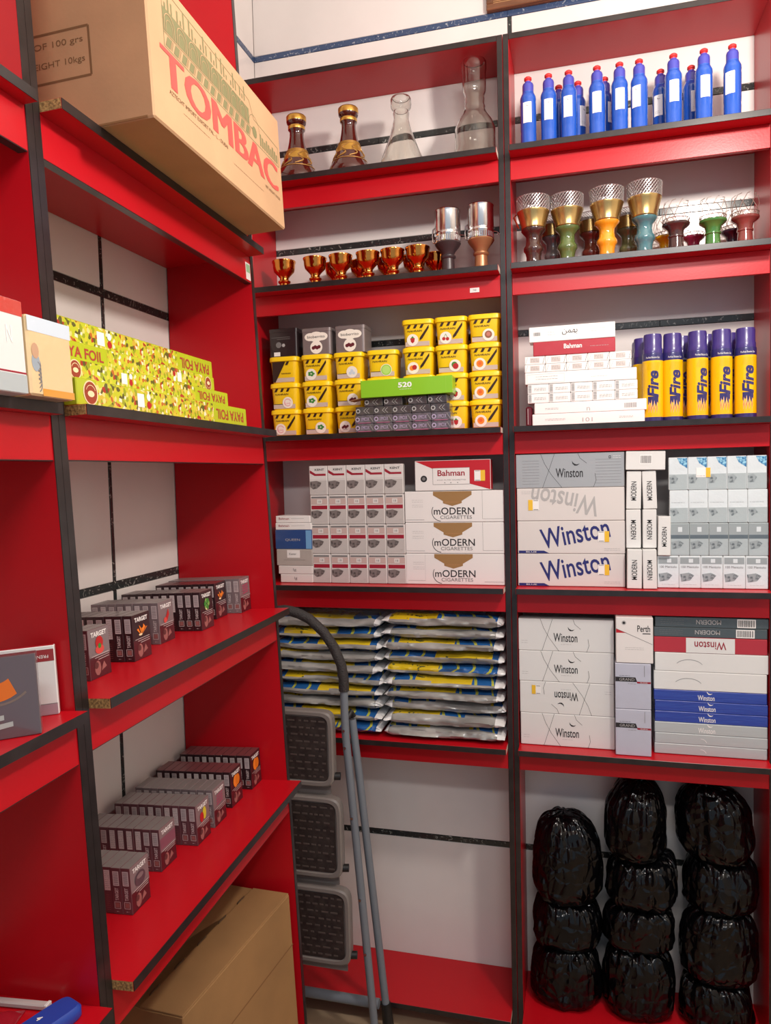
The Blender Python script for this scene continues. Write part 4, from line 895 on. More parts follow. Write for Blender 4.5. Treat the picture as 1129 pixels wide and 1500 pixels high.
def packet(x0, w_, y0, d, k, st, seed, m, split):
    R = random.Random(seed); nx, nr = 64, 22; mb = MB(); V = []
    lo = R.uniform(-.2, .2); cr0, cr1 = R.uniform(.02, .05), R.uniform(.02, .05); fy = R.uniform(-.010, .010); la, lb = R.uniform(-.008, .0), R.uniform(0, .004)
    for i in range(nx+1):
        u = i/nx; x = x0+la+u*(w_-la+lb); e = min(u*w_/cr0, (1-u)*w_/cr1); kk = .14+.86*min(1.0, e)**.7; ring_ = []
        for j in range(nr):
            a = 2*PI*j/nr; c, s = math.cos(a), math.sin(a)
            yy = y0+d/2+math.copysign(abs(c)**.6, c)*d/2
            if c < 0: yy += fy*abs(c)
            zl = k*st+iface(x, yy, k)+.0006; zh = (k+1)*st+iface(x, yy, k+1)-.0006
            md = (zl+zh)/2 + ((.06)*(zh-zl)*noise.noise(Vector((x*60, yy*30, seed))) if e < .8 else 0); hf = (zh-zl)/2*kk
            yo = (noise.noise(Vector((x*9, seed*5.3, s*2)))*.011 + noise.noise(Vector((x*40, seed*2.3, s*3)))*.004) if c < 0 else 0
            if e < .8: yo += noise.noise(Vector((x*60, s*3, seed)))*.010
            ring_.append((x, yy+yo, md+math.copysign(abs(s)**.9, s)*hf))
        V.append(ring_)
    cx_, cy_, cz_ = x0+w_/2, y0+d/2, k*st
    mb.v = [(p[0]-cx_, p[1]-cy_, p[2]-cz_) for r_ in V for p in r_]
    for i in range(nx):
        u = (i+.5)/nx; end = min(u*w_/cr0, (1-u)*w_/cr1) < .55
        for j in range(nr):
            j2 = (j+1) % nr; sj = math.sin(2*PI*(j+.5)/nr)
            mm = FILMW if end else (m if sj > 1-2*split + lo*math.sin(u*5+seed) else FILM)
            mb.f.append((i*nr+j, i*nr+j2, (i+1)*nr+j2, (i+1)*nr+j)); mb.m.append(mb.mi(mm))
    mb.f.append(tuple(range(nr))); mb.m.append(mb.mi(FILMW)); mb.f.append(tuple(nx*nr+j for j in range(nr))); mb.m.append(mb.mi(FILMW))
    o = mb.build('plastic_packet', smooth=70); put(o, cx_, cy_, z5+.0008+cz_); return o
ordn = ['first', 'second', 'third', 'fourth', 'fifth', 'sixth', 'seventh', 'eighth', 'ninth', 'tenth', 'eleventh']
R = random.Random(11)
for side, x, w_, n, H in (('left', -.030, .360, 10, .358), ('right', .343, .357, 10, .372)):
    st = H/n
    for i in range(n):
        spl = R.choice((.22, .4, .55, .3, .1)) if not (side == 'left' and i == 0) else .7
        if side == 'right' and i in (0, 2): spl = .12
        o = packet(x, w_, .036-(.012 if i < 2 else 0), .185, i, st, 17*i+(3 if side == 'left' else 90), PK[(i*3+(1 if side == 'left' else 0)) % 4], spl)
        tag(o, 'flat yellow, blue and silver plastic packet, %s up in the %s stack behind the ladder' % (ordn[i], side), 'packet', 'plastic packets in two stacks')
        if side == 'left' and i == 1:
            P = Print(.1, .03); P.text('Royal', .05, .015, .085, .022, INK, rot=-.25, shear=.3, bold=.01); P.done(o, lambda u, v, e: (u-.115, -.106-e, v+.004))

# ------------------------------------------------------------------ black bags
def bag_mat():
    m = mat('black_plastic_bag', (6, 6, 8), .15, spec=.36, coat=.0); nt = m.node_tree; N = nt.nodes.new; L = nt.links.new; b = nt.nodes['Principled BSDF']
    tc = N('ShaderNodeTexCoord'); mp = N('ShaderNodeMapping'); mp.inputs['Scale'].default_value = (1, 1, .35); L(tc.outputs['Object'], mp.inputs[0])
    n1 = N('ShaderNodeTexNoise'); n1.noise_type = 'RIDGED_MULTIFRACTAL'; n1.inputs['Scale'].default_value = 30; n1.inputs['Detail'].default_value = 4; n1.inputs['Distortion'].default_value = .6; L(mp.outputs[0], n1.inputs['Vector'])
    n2 = N('ShaderNodeTexVoronoi'); n2.feature = 'DISTANCE_TO_EDGE'; n2.inputs['Scale'].default_value = 26; n2.inputs['Randomness'].default_value = 1; L(tc.outputs['Object'], n2.inputs['Vector'])
    ad = N('ShaderNodeMath'); ad.operation = 'ADD'; L(n1.outputs['Fac'], ad.inputs[0]); L(n2.outputs['Distance'], ad.inputs[1])
    bp = N('ShaderNodeBump'); bp.inputs['Strength'].default_value = 1.0; bp.inputs['Distance'].default_value = .011; L(ad.outputs[0], bp.inputs['Height']); L(bp.outputs[0], b.inputs['Normal']); L(bp.outputs[0], b.inputs['Coat Normal'])
    return m
BAG = bag_mat()
def bag(rx, ry, h, seed, knot, stacked):
    nu, nv = 150, 60; mb = MB(); R = random.Random(seed); ph = [R.uniform(0, 6.28) for _ in range(6)]; kt_ = Vector((R.uniform(-.02, .02), R.uniform(-.03, .0)))
    lean = Vector((R.uniform(-.012, .012), 0))
    for j in range(nv+1):
        t = j/nv
        if t < .2: r = .80+.20*math.sin(t/.2*PI/2)
        elif t < .5: r = 1.0
        else: r = max(.02, math.cos((t-.5)/.5*PI/2)**(.34 if stacked else .72))
        zz = h*(t if t < .5 else .5+.5*math.sin((t-.5)/.5*PI/2)**.9)
        top = max(0, (t-.25)/.75)
        for i in range(nu):
            a = 2*PI*i/nu; cx, sy = math.cos(a), math.sin(a)
            w1 = noise.noise(Vector((cx*2.2, sy*2.2, seed)))*2.0
            pl = abs(math.sin(a*9+ph[0]+w1+t*1.2))**.7*.55+abs(math.sin(a*21+ph[2]+2*w1))**.8*.45
            f = r*(1-.17*top**1.3*(1-pl)*(1 if t < .97 else .2))
            p = Vector((cx*2.4+seed, sy*2.4, zz*8))
            f *= 1+.10*noise.noise(p)+.045*noise.noise(p*2.3)-.035*abs(noise.noise(Vector((cx*7+seed, sy*7, zz*22))))-.02*abs(noise.noise(Vector((cx*15+seed, sy*15, zz*40))))
            f = min(f, 1.03)
            sq = (abs(cx)**3+abs(sy)**3)**(-1/3)
            dz = .010*noise.noise(p*1.3)*min(1, t*5)
            mb.v.append((rx*f*cx*(.6+.4*sq)+kt_.x*top**2+lean.x*t, ry*f*sy*(.6+.4*sq)+kt_.y*top**2, min(h, max(0, zz+dz))))
    k = mb.mi(BAG)
    for j in range(nv):
        for i in range(nu):
            i2 = (i+1) % nu; mb.f.append((j*nu+i, j*nu+i2, (j+1)*nu+i2, (j+1)*nu+i)); mb.m.append(k)
    mb.f.append(tuple(reversed(range(nu)))); mb.m.append(k); mb.f.append(tuple(nv*nu+i for i in range(nu))); mb.m.append(k)
    o = mb.build('rubbish_bag', smooth=80)
    if knot:
        mk = MB(); c0 = (kt_.x+lean.x, kt_.y); pts = [(c0[0], c0[1], h-.006), (c0[0]-.003, c0[1], h+.006), (c0[0]-.010, c0[1], h+.014), (c0[0]-.022, c0[1]-.004, h+.016), (c0[0]-.026, c0[1]-.004, h+.006)]
        mk.tube(pts, [.012, .008, .006, .008, .004], BAG, 8); mk.build('tied_neck', o, smooth=80)
    return o
z0 = ZB[0]+.001; si = 0
for nm, x, y, hs, names in (('left', .862, .148, (.178, .142, .256), ['on the red board, left column beside the black post', 'in the middle of the left column', 'on top of the left, lowest column']),
        ('middle', 1.072, .146, (.202, .126, .150, .218), ['on the red board in the middle column', 'second up in the middle column', 'third up in the middle column', 'with a tied neck on top of the middle, tallest column']),
        ('right', 1.286, .146, (.139, .205, .150, .206), ['on the red board in the right column', 'second up in the right column', 'third up in the right column', 'on top of the right column under the fascia'])):
    z = z0
    for i, h in enumerate(hs):
        last = i == len(hs)-1; si += 1
        rx = (.101, .105, .102, .104)[(si*3) % 4]; 
        if last: rx *= .97
        o = bag(rx, .085, h-.001, si*7.3, last and nm != 'left', not last)
        put(o, x+((si*37) % 7-3)*.0022, y, z, si*1.1 if last else (0 if si % 2 else PI)); z += h+.0008
        tag(o, 'shiny black plastic bag %s' % names[i], 'bag', 'black plastic bags')

# ------------------------------------------------------------------ folded stepladder
GTUBE = mat('grey_painted_tube', (112, 118, 126), .35, spec=.5); GDARK = mat('grey_metal_step', (122, 114, 110), .4); RUB = mat('black_rubber', (30, 27, 27), .5, var=.3, vscale=40); RUBT = mat('worn_rubber_tread', (42, 34, 33), .5, var=.4, vscale=60, col2=(60, 51, 48), bump=.3, bscale=60); RIBM = mat('scuffed_rubber_rib', (84, 73, 69), .45); FOAM = mat('black_foam_grip', (48, 44, 44), .6, bump=.8, bscale=260)
lad = empty('stepladder'); tag(lad, 'folded grey stepladder with black foam handle leaning in the corner', 'stepladder')
CX = .105
def side_leg(s, pts, r, nm='leg'):
    mb = MB(); mb.tube([(max(CX+s*(p[0]-CX), -.076-.1*(p[2]<0)), p[1], p[2]) for p in pts], r, GTUBE, 14); return mb.build(nm, lad, smooth=60)
FR = [(.2580, -.100, 1.075), (.2580, -.100, .99), (.2600, -.100, .93), (.3230, -.100, .08), (.3310, -.100, .012)]
RR = [(.2690, -.066, .975), (.2830, -.060, .82), (.3400, -.034, .10), (.3420, -.033, .075)]
for s in (1, -1):
    f = side_leg(s, FR, .0115); r = side_leg(s, RR, .0115)
    mb = MB(); q = lambda p: (max(CX+s*(p[0]-CX), -.076), p[1], p[2])
    mb.tube([q((.3400, -.034, .105)), q((.3445, -.032, .05)), q((.3480, -.030, .0))], [.0145, .0165, .019], RUB, 12); mb.build('rubber_foot', r, smooth=50)
    mb = MB(); mb.tube([q((.3270, -.100, .045)), q((.3312, -.100, .0))], [.0135, .015], RUB, 12); mb.build('rubber_foot', f, smooth=50)
    mb = MB()
    for z in (.955, .905, .70, .46, .30):
        x = FR[2][0]+(FR[3][0]-FR[2][0])*max(0, .93-z)/.85; mb.tube([q((x-.002, -.110, z)), q((x-.002, -.115, z))], .004, STEEL, 8)
    mb.build('rivets', f, smooth=40)
    mb = MB(); mb.tube([q((.262, -.085, .985)), q((.270, -.075, 1.0)), q((.2745, -.070, .985))], .009, RUB, 10); mb.build('hinge', lad, smooth=50)
# arched foam handle
mb = MB(); A = [(.258, -.1, 1.068), (.258, -.1, 1.102), (.252, -.1, 1.143), (.231, -.1, 1.194), (.201, -.1, 1.237), (.160, -.1, 1.273), (.128, -.1, 1.288), (.104, -.1, 1.295), (.082, -.1, 1.298), (.058, -.1, 1.295), (.022, -.1, 1.277), (-.02, -.1, 1.24), (-.05, -.1, 1.196), (-.07, -.1, 1.14), (-.076, -.1, 1.1), (-.076, -.1, 1.066)]
mb.tube(A, .0148, FOAM, 14); mb.build('foam_handle', lad, smooth=60)
# three treads folded flat between the front legs, each lower one wider
def tread(zt, zb, hw, tilt):
    mb = MB(); h = zt-zb; n = 40; rr = []
    ringp = ring(n, hw, h/2, 9.0)
    for off, y in ((0, -.128), (-.006, -.132), (-.010, -.128), (-.010, -.104)):
        rr.append([(CX+x*(1+off/hw), y, (zt+zb)/2+z*(1+off/(h/2))) for x, z in ringp])
    rr = [[(CX+x, -.100, (zt+zb)/2+z) for x, z in ringp], [(CX+x, -.124, (zt+zb)/2+z) for x, z in ringp], [(CX+x*(1-.004/hw), -.128, (zt+zb)/2+z*(1-.008/h)) for x, z in ringp], [(CX+x*(1-.013/hw), -.128, (zt+zb)/2+z*(1-.026/h)) for x, z in ringp], [(CX+x*(1-.016/hw), -.123, (zt+zb)/2+z*(1-.032/h)) for x, z in ringp]]
    b = 0; k = mb.mi(GDARK)
    for r_ in rr: mb.v += r_
    for s in range(len(rr)-1):
        for i in range(n): j = (i+1) % n; mb.f.append((s*n+i, s*n+j, (s+1)*n+j, (s+1)*n+i)); mb.m.append(k)
    mb.f.append(tuple(range(n))); mb.m.append(k); mb.f.append(tuple((len(rr)-1)*n+i for i in range(n))); mb.m.append(k)
    t = mb.build('tread', lad, smooth=35)
    mb = MB(); mb.rbox(CX-hw+.018, -.1255, zb+.018, CX+hw-.018, -.1228, zt-.018, RUBT, .001); rp = mb.build('rubber_pad', t)
    mb = MB(); R = random.Random(int(zt*100))
    for i in range(9):
        z = zb+.03+(h-.06)*i/8; x = CX-hw+.026
        while x < CX+hw-.03:
            l = R.uniform(.006, .022); mb.box(x, -.1268, z-.0022, min(x+l, CX+hw-.024), -.1255, z+.0022, RIBM); x += l+R.uniform(.006, .014)
    mb.build('grip_ribs', rp)
    mb = MB(); mb.box(CX-hw+.02, -.1, zt-.01, CX+hw-.02, -.094, zb-.03, GDARK); mb.build('backing_plate', t)
    for s in (1, -1):
        mb = MB(); mb.tube([(CX+s*(hw-.004), -.112, zb+.03), (CX+s*(hw+.014), -.108, zb+.03)], .011, RUB, 12); mb.build('pivot_knob', t, smooth=50)
tread(1.012, .790, .124, 0); tread(.760, .520, .142, 0); tread(.492, .262, .160, 0)
mb = MB(); mb.tube([(-.082, -.06, .118), (CX+.222, -.06, .118)], .0145, GTUBE, 12); mb.build('cross_bar', lad, smooth=50)

# ------------------------------------------------------------------ big cardboard box on the upper left shelf
w_, d, h = .57, .36, .25
mb = MB(); mb.rbox(-w_/2, -d/2, 0, w_/2, d/2, h, CARDL, .003, {'left': CARD, 'bottom': CARD}); tb = mb.build('cardboard_box')  # near side and underside take the darker cardboard, shade put into colour
BRED = mat('red_box_print', (208, 84, 76), .7); BGRN = mat('green_box_print', (126, 122, 84), .7); BINK = mat('brown_box_print', (112, 78, 46), .8)
P = Print(w_, h)
for q in range(5): P.text('TOMBAC', w_*.497+q*.0024, .104, .50, .060, BRED, e=2+.2*q)
P.text('AZTECHT IMPORT EXPORT PAL - L. - DUBAI', .165, .066, .22, .007, BINK)
P.text('NET WEIGHT 10 KGS', .505, .062, .085, .006, BINK); P.greek(.10, .045, .2, .055, 1, BINK); P.greek(.3, .04, .45, .05, 1, BINK)
u0, u1 = .05, .555
P.line([(u0, .137), (u1, .137), (u1, .18), (.42, .185), (.40, .215), (.34, .222), (u0, .235), (u0, .137)], .0016, BGRN, 'building_drawing')
for i in range(13):
    a = u0+.004+i*.0265; P.poly([(a, .140), (a+.014, .140), (a+.022, .158), (a+.008, .158)], BGRN, 'building_drawing'); 
    for k in range(3): P.line([(a+.014+k*.003, .140), (a+.022+k*.003, .158)], .0007, BGRN, 'building_drawing', 2)
P.line([(u0, .161), (.41, .161)], .0012, BGRN, 'building_drawing'); P.poly([(u0, .1635), (.395, .1635), (.395, .196), (u0, .203)], BGRN, 'building_drawing')
for i in range(8):
    a = u0+.003+i*.042; P.line([(a+.034, .164), (a+.034, .18)] + arc(a+.017, .18, .017, 0, 180, 8) + [(a, .164)], .0013, CARDL, 'building_drawing', 3)
    P.line([(a+.028, .164)] + arc(a+.017, .176, .011, 0, 180, 8) + [(a+.006, .164)], .0008, CARDL, 'building_drawing', 3)
    for k in range(3): P.rect(a+.004+k*.011, .203, a+.009+k*.011, .212+.01*((i+k*2) % 3), BGRN, 'building_drawing')
P.line(arc(.42, .165, .028, 0, 180, 10), .0012, BGRN, 'building_drawing'); P.disc(.42, .158, .012, BGRN, 'building_drawing', 1, 12)
for i in range(9): P.rect(.448+i*.0115, .142, .456+i*.0115, .168-.004*(i % 3), BGRN, 'building_drawing')
P.done(tb, front_fn(w_, d))
P = Print(d, h); P.line([(.06, .085), (.254, .085), (.254, .163), (.06, .163)], .004, BINK, 'print_frame')
P.text('OF 100 grs', .197, .143, .092, .013, BINK); P.text('WEIGHT 10kgs', .187, .112, .115, .013, BINK); P.done(tb, left_fn(w_, d))
mb = MB(); mb.box(-w_/2-.0008, -d/2+.012, .0008, -w_/2-.0001, -d/2+.1, .004, CARDD); mb.build('torn_edge', tb)
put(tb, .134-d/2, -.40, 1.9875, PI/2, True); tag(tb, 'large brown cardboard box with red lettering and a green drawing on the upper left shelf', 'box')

# cardboard box standing under the lowest left shelf
CARDSH = mat('shaded_cardboard', (158, 118, 74), .85, var=.1, vscale=6, bump=.05, bscale=150); CARDO2 = mat('torn_paper', (96, 72, 48), .9)  # first cardboard made darker to carry the shade under the shelf
th = math.radians(-7); w_, d, h = .45, .215, .53
mb = MB(); mb.rbox(-w_/2, -d/2, 0, w_/2, d/2, h-.004, CARDSH, .002); cb = mb.build('cardboard_box')
mb = MB(); mb.rbox(-w_/2+.001, -d/2+.001, h-.004, w_/2-.001, -.003, h, CARDSH, .001); mb.build('flap', cb)
mb = MB(); mb.hexa([(-w_/2+.001, .003, h-.004), (w_/2-.001, .003, h-.004), (w_/2-.001, d/2, h-.004), (-w_/2+.001, d/2, h-.004), (-w_/2+.001, .001, h-.011+.004), (w_/2-.001, .001, h-.003), (w_/2-.001, d/2, h), (-w_/2+.001, d/2, h)], CARDSH); mb.build('flap', cb)
R = random.Random(2)
for i in range(5):
    x = -w_/2+.03+i*.085; mb = MB(); mb.hexa([(x, -.004, h-.0035), (x+.03, -.006, h-.0035), (x+.045, .003, h-.0035), (x+.01, .004, h-.0035), (x+.004, -.003, h+.0006), (x+.03, -.004, h+.0012), (x+.04, .001, h+.0006), (x+.012, .002, h+.0004)], CARDO2); mb.build('torn_paper', cb)
mb = MB(); mb.box(-w_/2-.0003, -d/2-.0008, h-.135, w_/2+.0003, -d/2-.0002, h-.1325, CARDD); mb.build('crease', cb)
cxl = -.004 + math.sin(th)*w_/2 - math.cos(th)*d/2; cyl = -.05 - math.cos(th)*w_/2 - math.sin(th)*d/2
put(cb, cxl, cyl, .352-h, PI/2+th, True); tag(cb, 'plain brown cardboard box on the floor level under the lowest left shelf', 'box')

# ------------------------------------------------------------------ foil boxes
FOILG = mat('yellow_green_card', (178, 190, 34), .35, coat=.3)
def collage():
    m = mat('food_collage_print', (190, 190, 60), .4, coat=.3); nt = m.node_tree; N = nt.nodes.new; L = nt.links.new; b = nt.nodes['Principled BSDF']
    tc = N('ShaderNodeTexCoord'); vo = N('ShaderNodeTexVoronoi'); vo.inputs['Scale'].default_value = 150; L(tc.outputs['Object'], vo.inputs['Vector'])
    sp = N('ShaderNodeSeparateColor'); L(vo.outputs['Color'], sp.inputs[0]); cr = N('ShaderNodeValToRGB'); cr.color_ramp.interpolation = 'CONSTANT'
    cs = [(0, (190, 196, 40)), (.26, (206, 196, 56)), (.44, (226, 210, 130)), (.52, (236, 228, 200)), (.58, (150, 160, 30)), (.70, (186, 100, 40)), (.76, (92, 88, 34)), (.85, (204, 176, 60)), (.95, (170, 48, 36))]
    while len(cr.color_ramp.elements) < len(cs): cr.color_ramp.elements.new(.5)
    for e, (p, c) in zip(cr.color_ramp.elements, cs): e.position = p; e.color = rgb(c)
    L(sp.outputs[0], cr.inputs[0]); L(cr.outputs[0], b.inputs['Base Color']); return m
COLL = collage(); FOILR = mat('foil_lettering_red', (170, 60, 50), .5); EMB = mat('emblem_brown', (150, 62, 40), .5); EMBC = mat('emblem_cream', (236, 214, 170), .5)
def foilbox(w_, h, flip):
    d = .048; o = carton('foil_box', w_, d, h, FOILG); P = Print(w_, h, flip)
    P.rect(w_*.27, h*.04, w_*.92, h*.96, COLL, 'food_collage'); P.text('PAYA FOIL', w_*.14, h*.5, w_*.22, h*.52, FOILR, bold=.02)
    u = w_*.945; P.disc(u, h*.5, h*.44, EMBC, 'emblem', 2, 20, h*.46); P.disc(u, h*.5, h*.38, EMB, 'emblem', 3, 20, h*.41); P.disc(u, h*.54, h*.2, EMBC, 'emblem', 4, 12, h*.12); P.line(arc(u, h*.5, h*.28, 200, 340, 8), .001, EMBC, 'emblem', 4)
    u = w_*.70; P.rect(u, h*.2, u+h*.5, h*.75, WINK, 'white_patch', 3); P.disc(u-h*.35, h*.62, h*.16, FRED, 'white_patch', 3, 10); P.disc(u-h*.35, h*.3, h*.15, WINK, 'white_patch', 3, 10)
    P.done(o, front_fn(w_, d)); return o
for x, ya, yb, z, h, flip, lb in ((.022, -.782, -.160, 1.533, .0425, True, 'yellow green foil box at the front of the shelf, lowest of the four'), (.000, -.782, -.205, 1.576, .034, True, 'yellow green foil box lying second from the bottom'), (-.020, -.782, -.228, 1.6105, .034, False, 'yellow green foil box third from the bottom, lettering the right way up'), (-.042, -.782, -.188, 1.645, .043, True, 'yellow green foil box on top of the four, against the white tiles')):
    o = foilbox(yb-ya, h, flip); put(o, x-.024, (ya+yb)/2, z, PI/2, True); tag(o, lb, 'foil box', 'yellow green foil boxes')

# ------------------------------------------------------------------ small tobacco boxes in rows
TBW, TBD, TBH = .0595, .0192, .0862
DKS = mat('black_maroon_card', (50, 30, 34), .35, coat=.4); GRS = mat('warm_grey_card', (122, 108, 110), .35, coat=.4); MRS = mat('maroon_grey_card', (98, 62, 68), .35, coat=.4); MAR = mat('dark_maroon_print', (74, 24, 32), .4, coat=.4); TOPG = mat('grey_card_top', (118, 110, 108), .4, coat=.3); TOPM = mat('maroon_card_top', (104, 60, 62), .4, coat=.3)
FLESH = mat('warning_photo_pink', (150, 96, 92), .5); PALEP = mat('pale_side_print', (206, 196, 194), .5); BARP = mat('faint_bars', (140, 126, 128), .5)
def tb_body(side, top, front):
    mb = MB(); mb.rbox(-TBW/2, -TBD/2, 0, TBW/2, TBD/2, TBH, side, .0006, {'top': top, 'front': front}); return mb
_side = {}
def side_print(o, variant):
    if variant in _side:
        for me, nm in _side[variant]: q = bpy.data.objects.new(nm, me); COL.objects.link(q); q.parent = o
        return
    P = Print(TBD, TBH)
    if variant == 0:
        P.bars(TBD*.18, TBH*.62, TBD*.82, TBH*.93, BARP, horiz=True, bg=PALEP, part='barcode'); P.text('TARGET', TBD*.5, TBH*.44, TBH*.27, TBD*.36, PALEP, rot=PI/2, bold=.02)
        P.line([(TBD*.2, TBH*.13), (TBD*.8, TBH*.13), (TBD*.8, TBH*.27), (TBD*.2, TBH*.27), (TBD*.2, TBH*.13)], .0009, PALEP); P.rect(TBD*.28, TBH*.15, TBD*.72, TBH*.25, FLESH)
        P.greek(TBD*.35, TBH*.05, TBD*.65, TBH*.08, 1, PALEP)
    else:
        P.rect(TBD*.2, TBH*.5, TBD*.82, TBH*.94, PALEP, 'text_panel'); P.greek(TBD*.26, TBH*.53, TBD*.78, TBH*.92, 9, GREYINK, .0006); P.greek(TBD*.3, TBH*.06, TBD*.7, TBH*.42, 8, FLESH, .0005)
    ch = P.done(o, left_fn(TBW, TBD)); _side[variant] = [(c.data, c.name.split('.')[0]) for c in ch]
def front_print(o, top, kind):
    P = Print(TBW, TBH); P.rect(.0008, .0008, TBW-.0008, TBH*.5, MAR, 'warning_panel', 1); P.rect(.0008, TBH*.44, TBW-.0008, TBH*.5, top, 'warning_panel', 2)
    P.text('TARGET', TBW*.5, TBH*.88, TBW*.74, TBH*.1, WINK, bold=.03)
    for k in range(3): P.line([(TBW*(.1+.3*k*.5), TBH*(.455-.045*k)), (TBW*.92, TBH*(.465-.045*k))], .0008, PALEP, 'lettering', 3)
    P.disc(TBW*.36, TBH*.2, TBW*.15, FLESH, 'warning_photo', 2, 9, TBH*.15); P.disc(TBW*.3, TBH*.26, TBW*.1, mat('photo_dark', (92, 50, 50)), 'warning_photo', 3, 8); P.poly([(TBW*.52, TBH*.12), (TBW*.78, TBH*.18), (TBW*.66, TBH*.3), (TBW*.58, TBH*.22)], FLESH, 'warning_photo', 2)
    u, v, r = TBW*.5, TBH*.65, TBW*.26
    if kind == 'orange': P.disc(u-r*.25, v, r*.8, FORA, 'fruit_picture', 3, 16, r*.95); P.disc(u+r*.4, v+r*.05, r*.7, mat('orange_deep', (214, 116, 30)), 'fruit_picture', 4, 16, r*.85)
    elif kind == 'leaf':
        for a in range(5): P.poly([(u+r*.1*a-r*.3, v-r*.6), (u+r*(.5*a-1.1), v+r*(.1+.5*(a % 2))), (u+r*(.5*a-.7), v+r*.2)], FORA, 'fruit_picture', 3+a % 2)
        P.disc(u-r*.3, v-r*.6, r*.4, EMBC, 'fruit_picture', 3, 8, r*.15)
    elif kind == 'berry': P.disc(u, v+r*.3, r*.7, FRED, 'fruit_picture', 3, 12); P.disc(u, v-r*.5, r*.8, mat('berry_pink', (206, 76, 70)), 'fruit_picture', 3, 12, r*.5); P.disc(u, v-r*.1, r*.3, GRN, 'fruit_picture', 4, 8)
    elif kind == 'mint':
        for a in range(6): P.disc(u+r*.5*math.cos(a), v+r*.5*math.sin(a), r*.38, GRN if a % 2 else mat('leaf_light', (120, 160, 80)), 'fruit_picture', 3+a % 2, 8)
        P.disc(u, v-r*.7, r*.5, EMBC, 'fruit_picture', 3, 8, r*.2)
    elif kind == 'chili': P.poly([(u+r*.5, v+r*.8), (u+r*.7, v), (u+r*.1, v-r*.8), (u-r*.7, v-r*.9), (u-r*.1, v-r*.1)], FRED, 'fruit_picture', 3); P.disc(u-r*.4, v-r*.6, r*.4, mat('berry_pink'), 'fruit_picture', 4, 9)
    elif kind == 'pink':
        for a in range(4): P.line([(u-r, v-r*.6+a*r*.4), (u+r, v-r*.4+a*r*.4)], .0025, mat('raspberry', (170, 60, 96)), 'fruit_picture', 3)
    elif kind == 'plum': P.rect(.001, TBH*.5, TBW-.001, TBH*.76, mat('plum_print', (128, 78, 92), .4), 'fruit_picture', 2)
    elif kind == 'dark': P.disc(u, v-r*.1, r*1.1, mat('dark_disc', (84, 66, 74), .4), 'fruit_picture', 3, 18, r*.9); P.disc(u, v+r*.2, r*.7, GRS, 'fruit_picture', 4, 14, r*.3)
    elif kind == 'pear': P.disc(u+r*.4, v+r*.1, r*.5, mat('pear_yellow', (206, 186, 50)), 'fruit_picture', 3, 12, r*.9); P.disc(u-r*.4, v-r*.2, r*.55, FRED, 'fruit_picture', 3, 12, r*.7)
    P.done(o, front_fn(TBW, TBD))
R = random.Random(5); fname = {'orange': 'whole oranges', 'leaf': 'orange slices', 'berry': 'red berries', 'mint': 'green mint', 'chili': 'a red slice', 'pink': 'pink stripes', 'plum': 'a plum field', 'dark': 'a dark round fruit', 'pear': 'a yellow pear'}
ORD = ['front', 'second', 'third', 'fourth', 'fifth', 'sixth', 'seventh', 'eighth', 'ninth', 'backmost']
def rows_of(z, specs, shelf):
    for ri, (y0, xf, n, side, top, front, kind) in enumerate(specs):
        body = None
        for k in range(n):
            if body is None: o = tb_body(side, top, front).build('tobacco_box'); body = o.data
            else: o = bpy.data.objects.new('tobacco_box', body); COL.objects.link(o)
            put(o, xf-TBD/2-k*.0196, y0+TBW/2+R.uniform(-.0008, .0008), z, PI/2+R.uniform(-.008, .008), True)
            side_print(o, 0 if (k < 2 and kind not in ('pink', 'plum')) or R.random() < .55 else 1)
            if k == 0: front_print(o, front, kind)
            tag(o, ('front tobacco box showing %s, %s row from the black post, %s shelf' % (fname[kind], ordn[ri], shelf)) if k == 0 else ('tobacco box, %s in its row, %s row from the black post, %s shelf' % (ORD[k], ordn[ri], shelf)), 'box', 'small tobacco boxes on the %s shelf' % shelf)
rows_of(1.0812, [(-.690, -.062, 2, MRS, TOPG, GRS, 'berry'), (-.561, -.060, 9, DKS, TOPG, DKS, 'leaf'), (-.418, -.090, 8, GRS, TOPG, GRS, 'chili'), (-.288, -.064, 10, DKS, TOPG, DKS, 'mint'), (-.155, -.095, 8, DKS, TOPM, DKS, 'leaf'), (-.0785, -.065, 10, GRS, TOPG, GRS, 'pink')], 'upper')
rows_of(.6322, [(-.620, -.066, 10, MRS, TOPG, GRS, 'dark'), (-.476, -.092, 9, MRS, TOPG, GRS, 'plum'), (-.368, -.069, 10, MRS, TOPG, GRS, 'pear'), (-.286, -.070, 10, GRS, TOPG, GRS, 'pink'), (-.186, -.075, 10, DKS, TOPM, DKS, 'orange'), (-.080, -.070, 10, DKS, TOPM, DKS, 'orange')], 'lower')

# ------------------------------------------------------------------ goods in the bay at the left edge
TANP = mat('cream_cellophane', (226, 196, 150), .3, coat=1.0, bump=.5, bscale=30); PALEB = mat('pale_blue_top', (206, 218, 230), .3, coat=.8)
w_, d, h = .090, .06, .108; o = carton('tobacco_packet', w_, d, h, TANP, {'top': PALEB}, .003); P = Print(w_, h)
P.rect(.001, h*.80, w_-.001, h-.001, PALEB, 'pale_band'); P.rect(w_*.25, .001, w_-.001, h*.1, mat('ochre_print', (216, 150, 60), .35, coat=.8), 'ochre_band')
for i in range(6): P.line(arc(w_*.12, h*(.14+.05*i), w_*.12, -60, 60, 6), .0016, GREYINK, 'figure')
P.disc(w_*.14, h*.56, w_*.08, mat('figure_skin', (190, 150, 120)), 'figure', 2, 12, h*.1); P.disc(w_*.14, h*.42, w_*.09, mat('figure_grey', (150, 160, 170)), 'figure', 1, 12, h*.12)
P.done(o, front_fn(w_, d)); put(o, .05-d/2, -.871, 1.5322, PI/2, True); tag(o, 'cream packet in shiny cellophane at the end of the left bay, beside the foil boxes', 'packet')
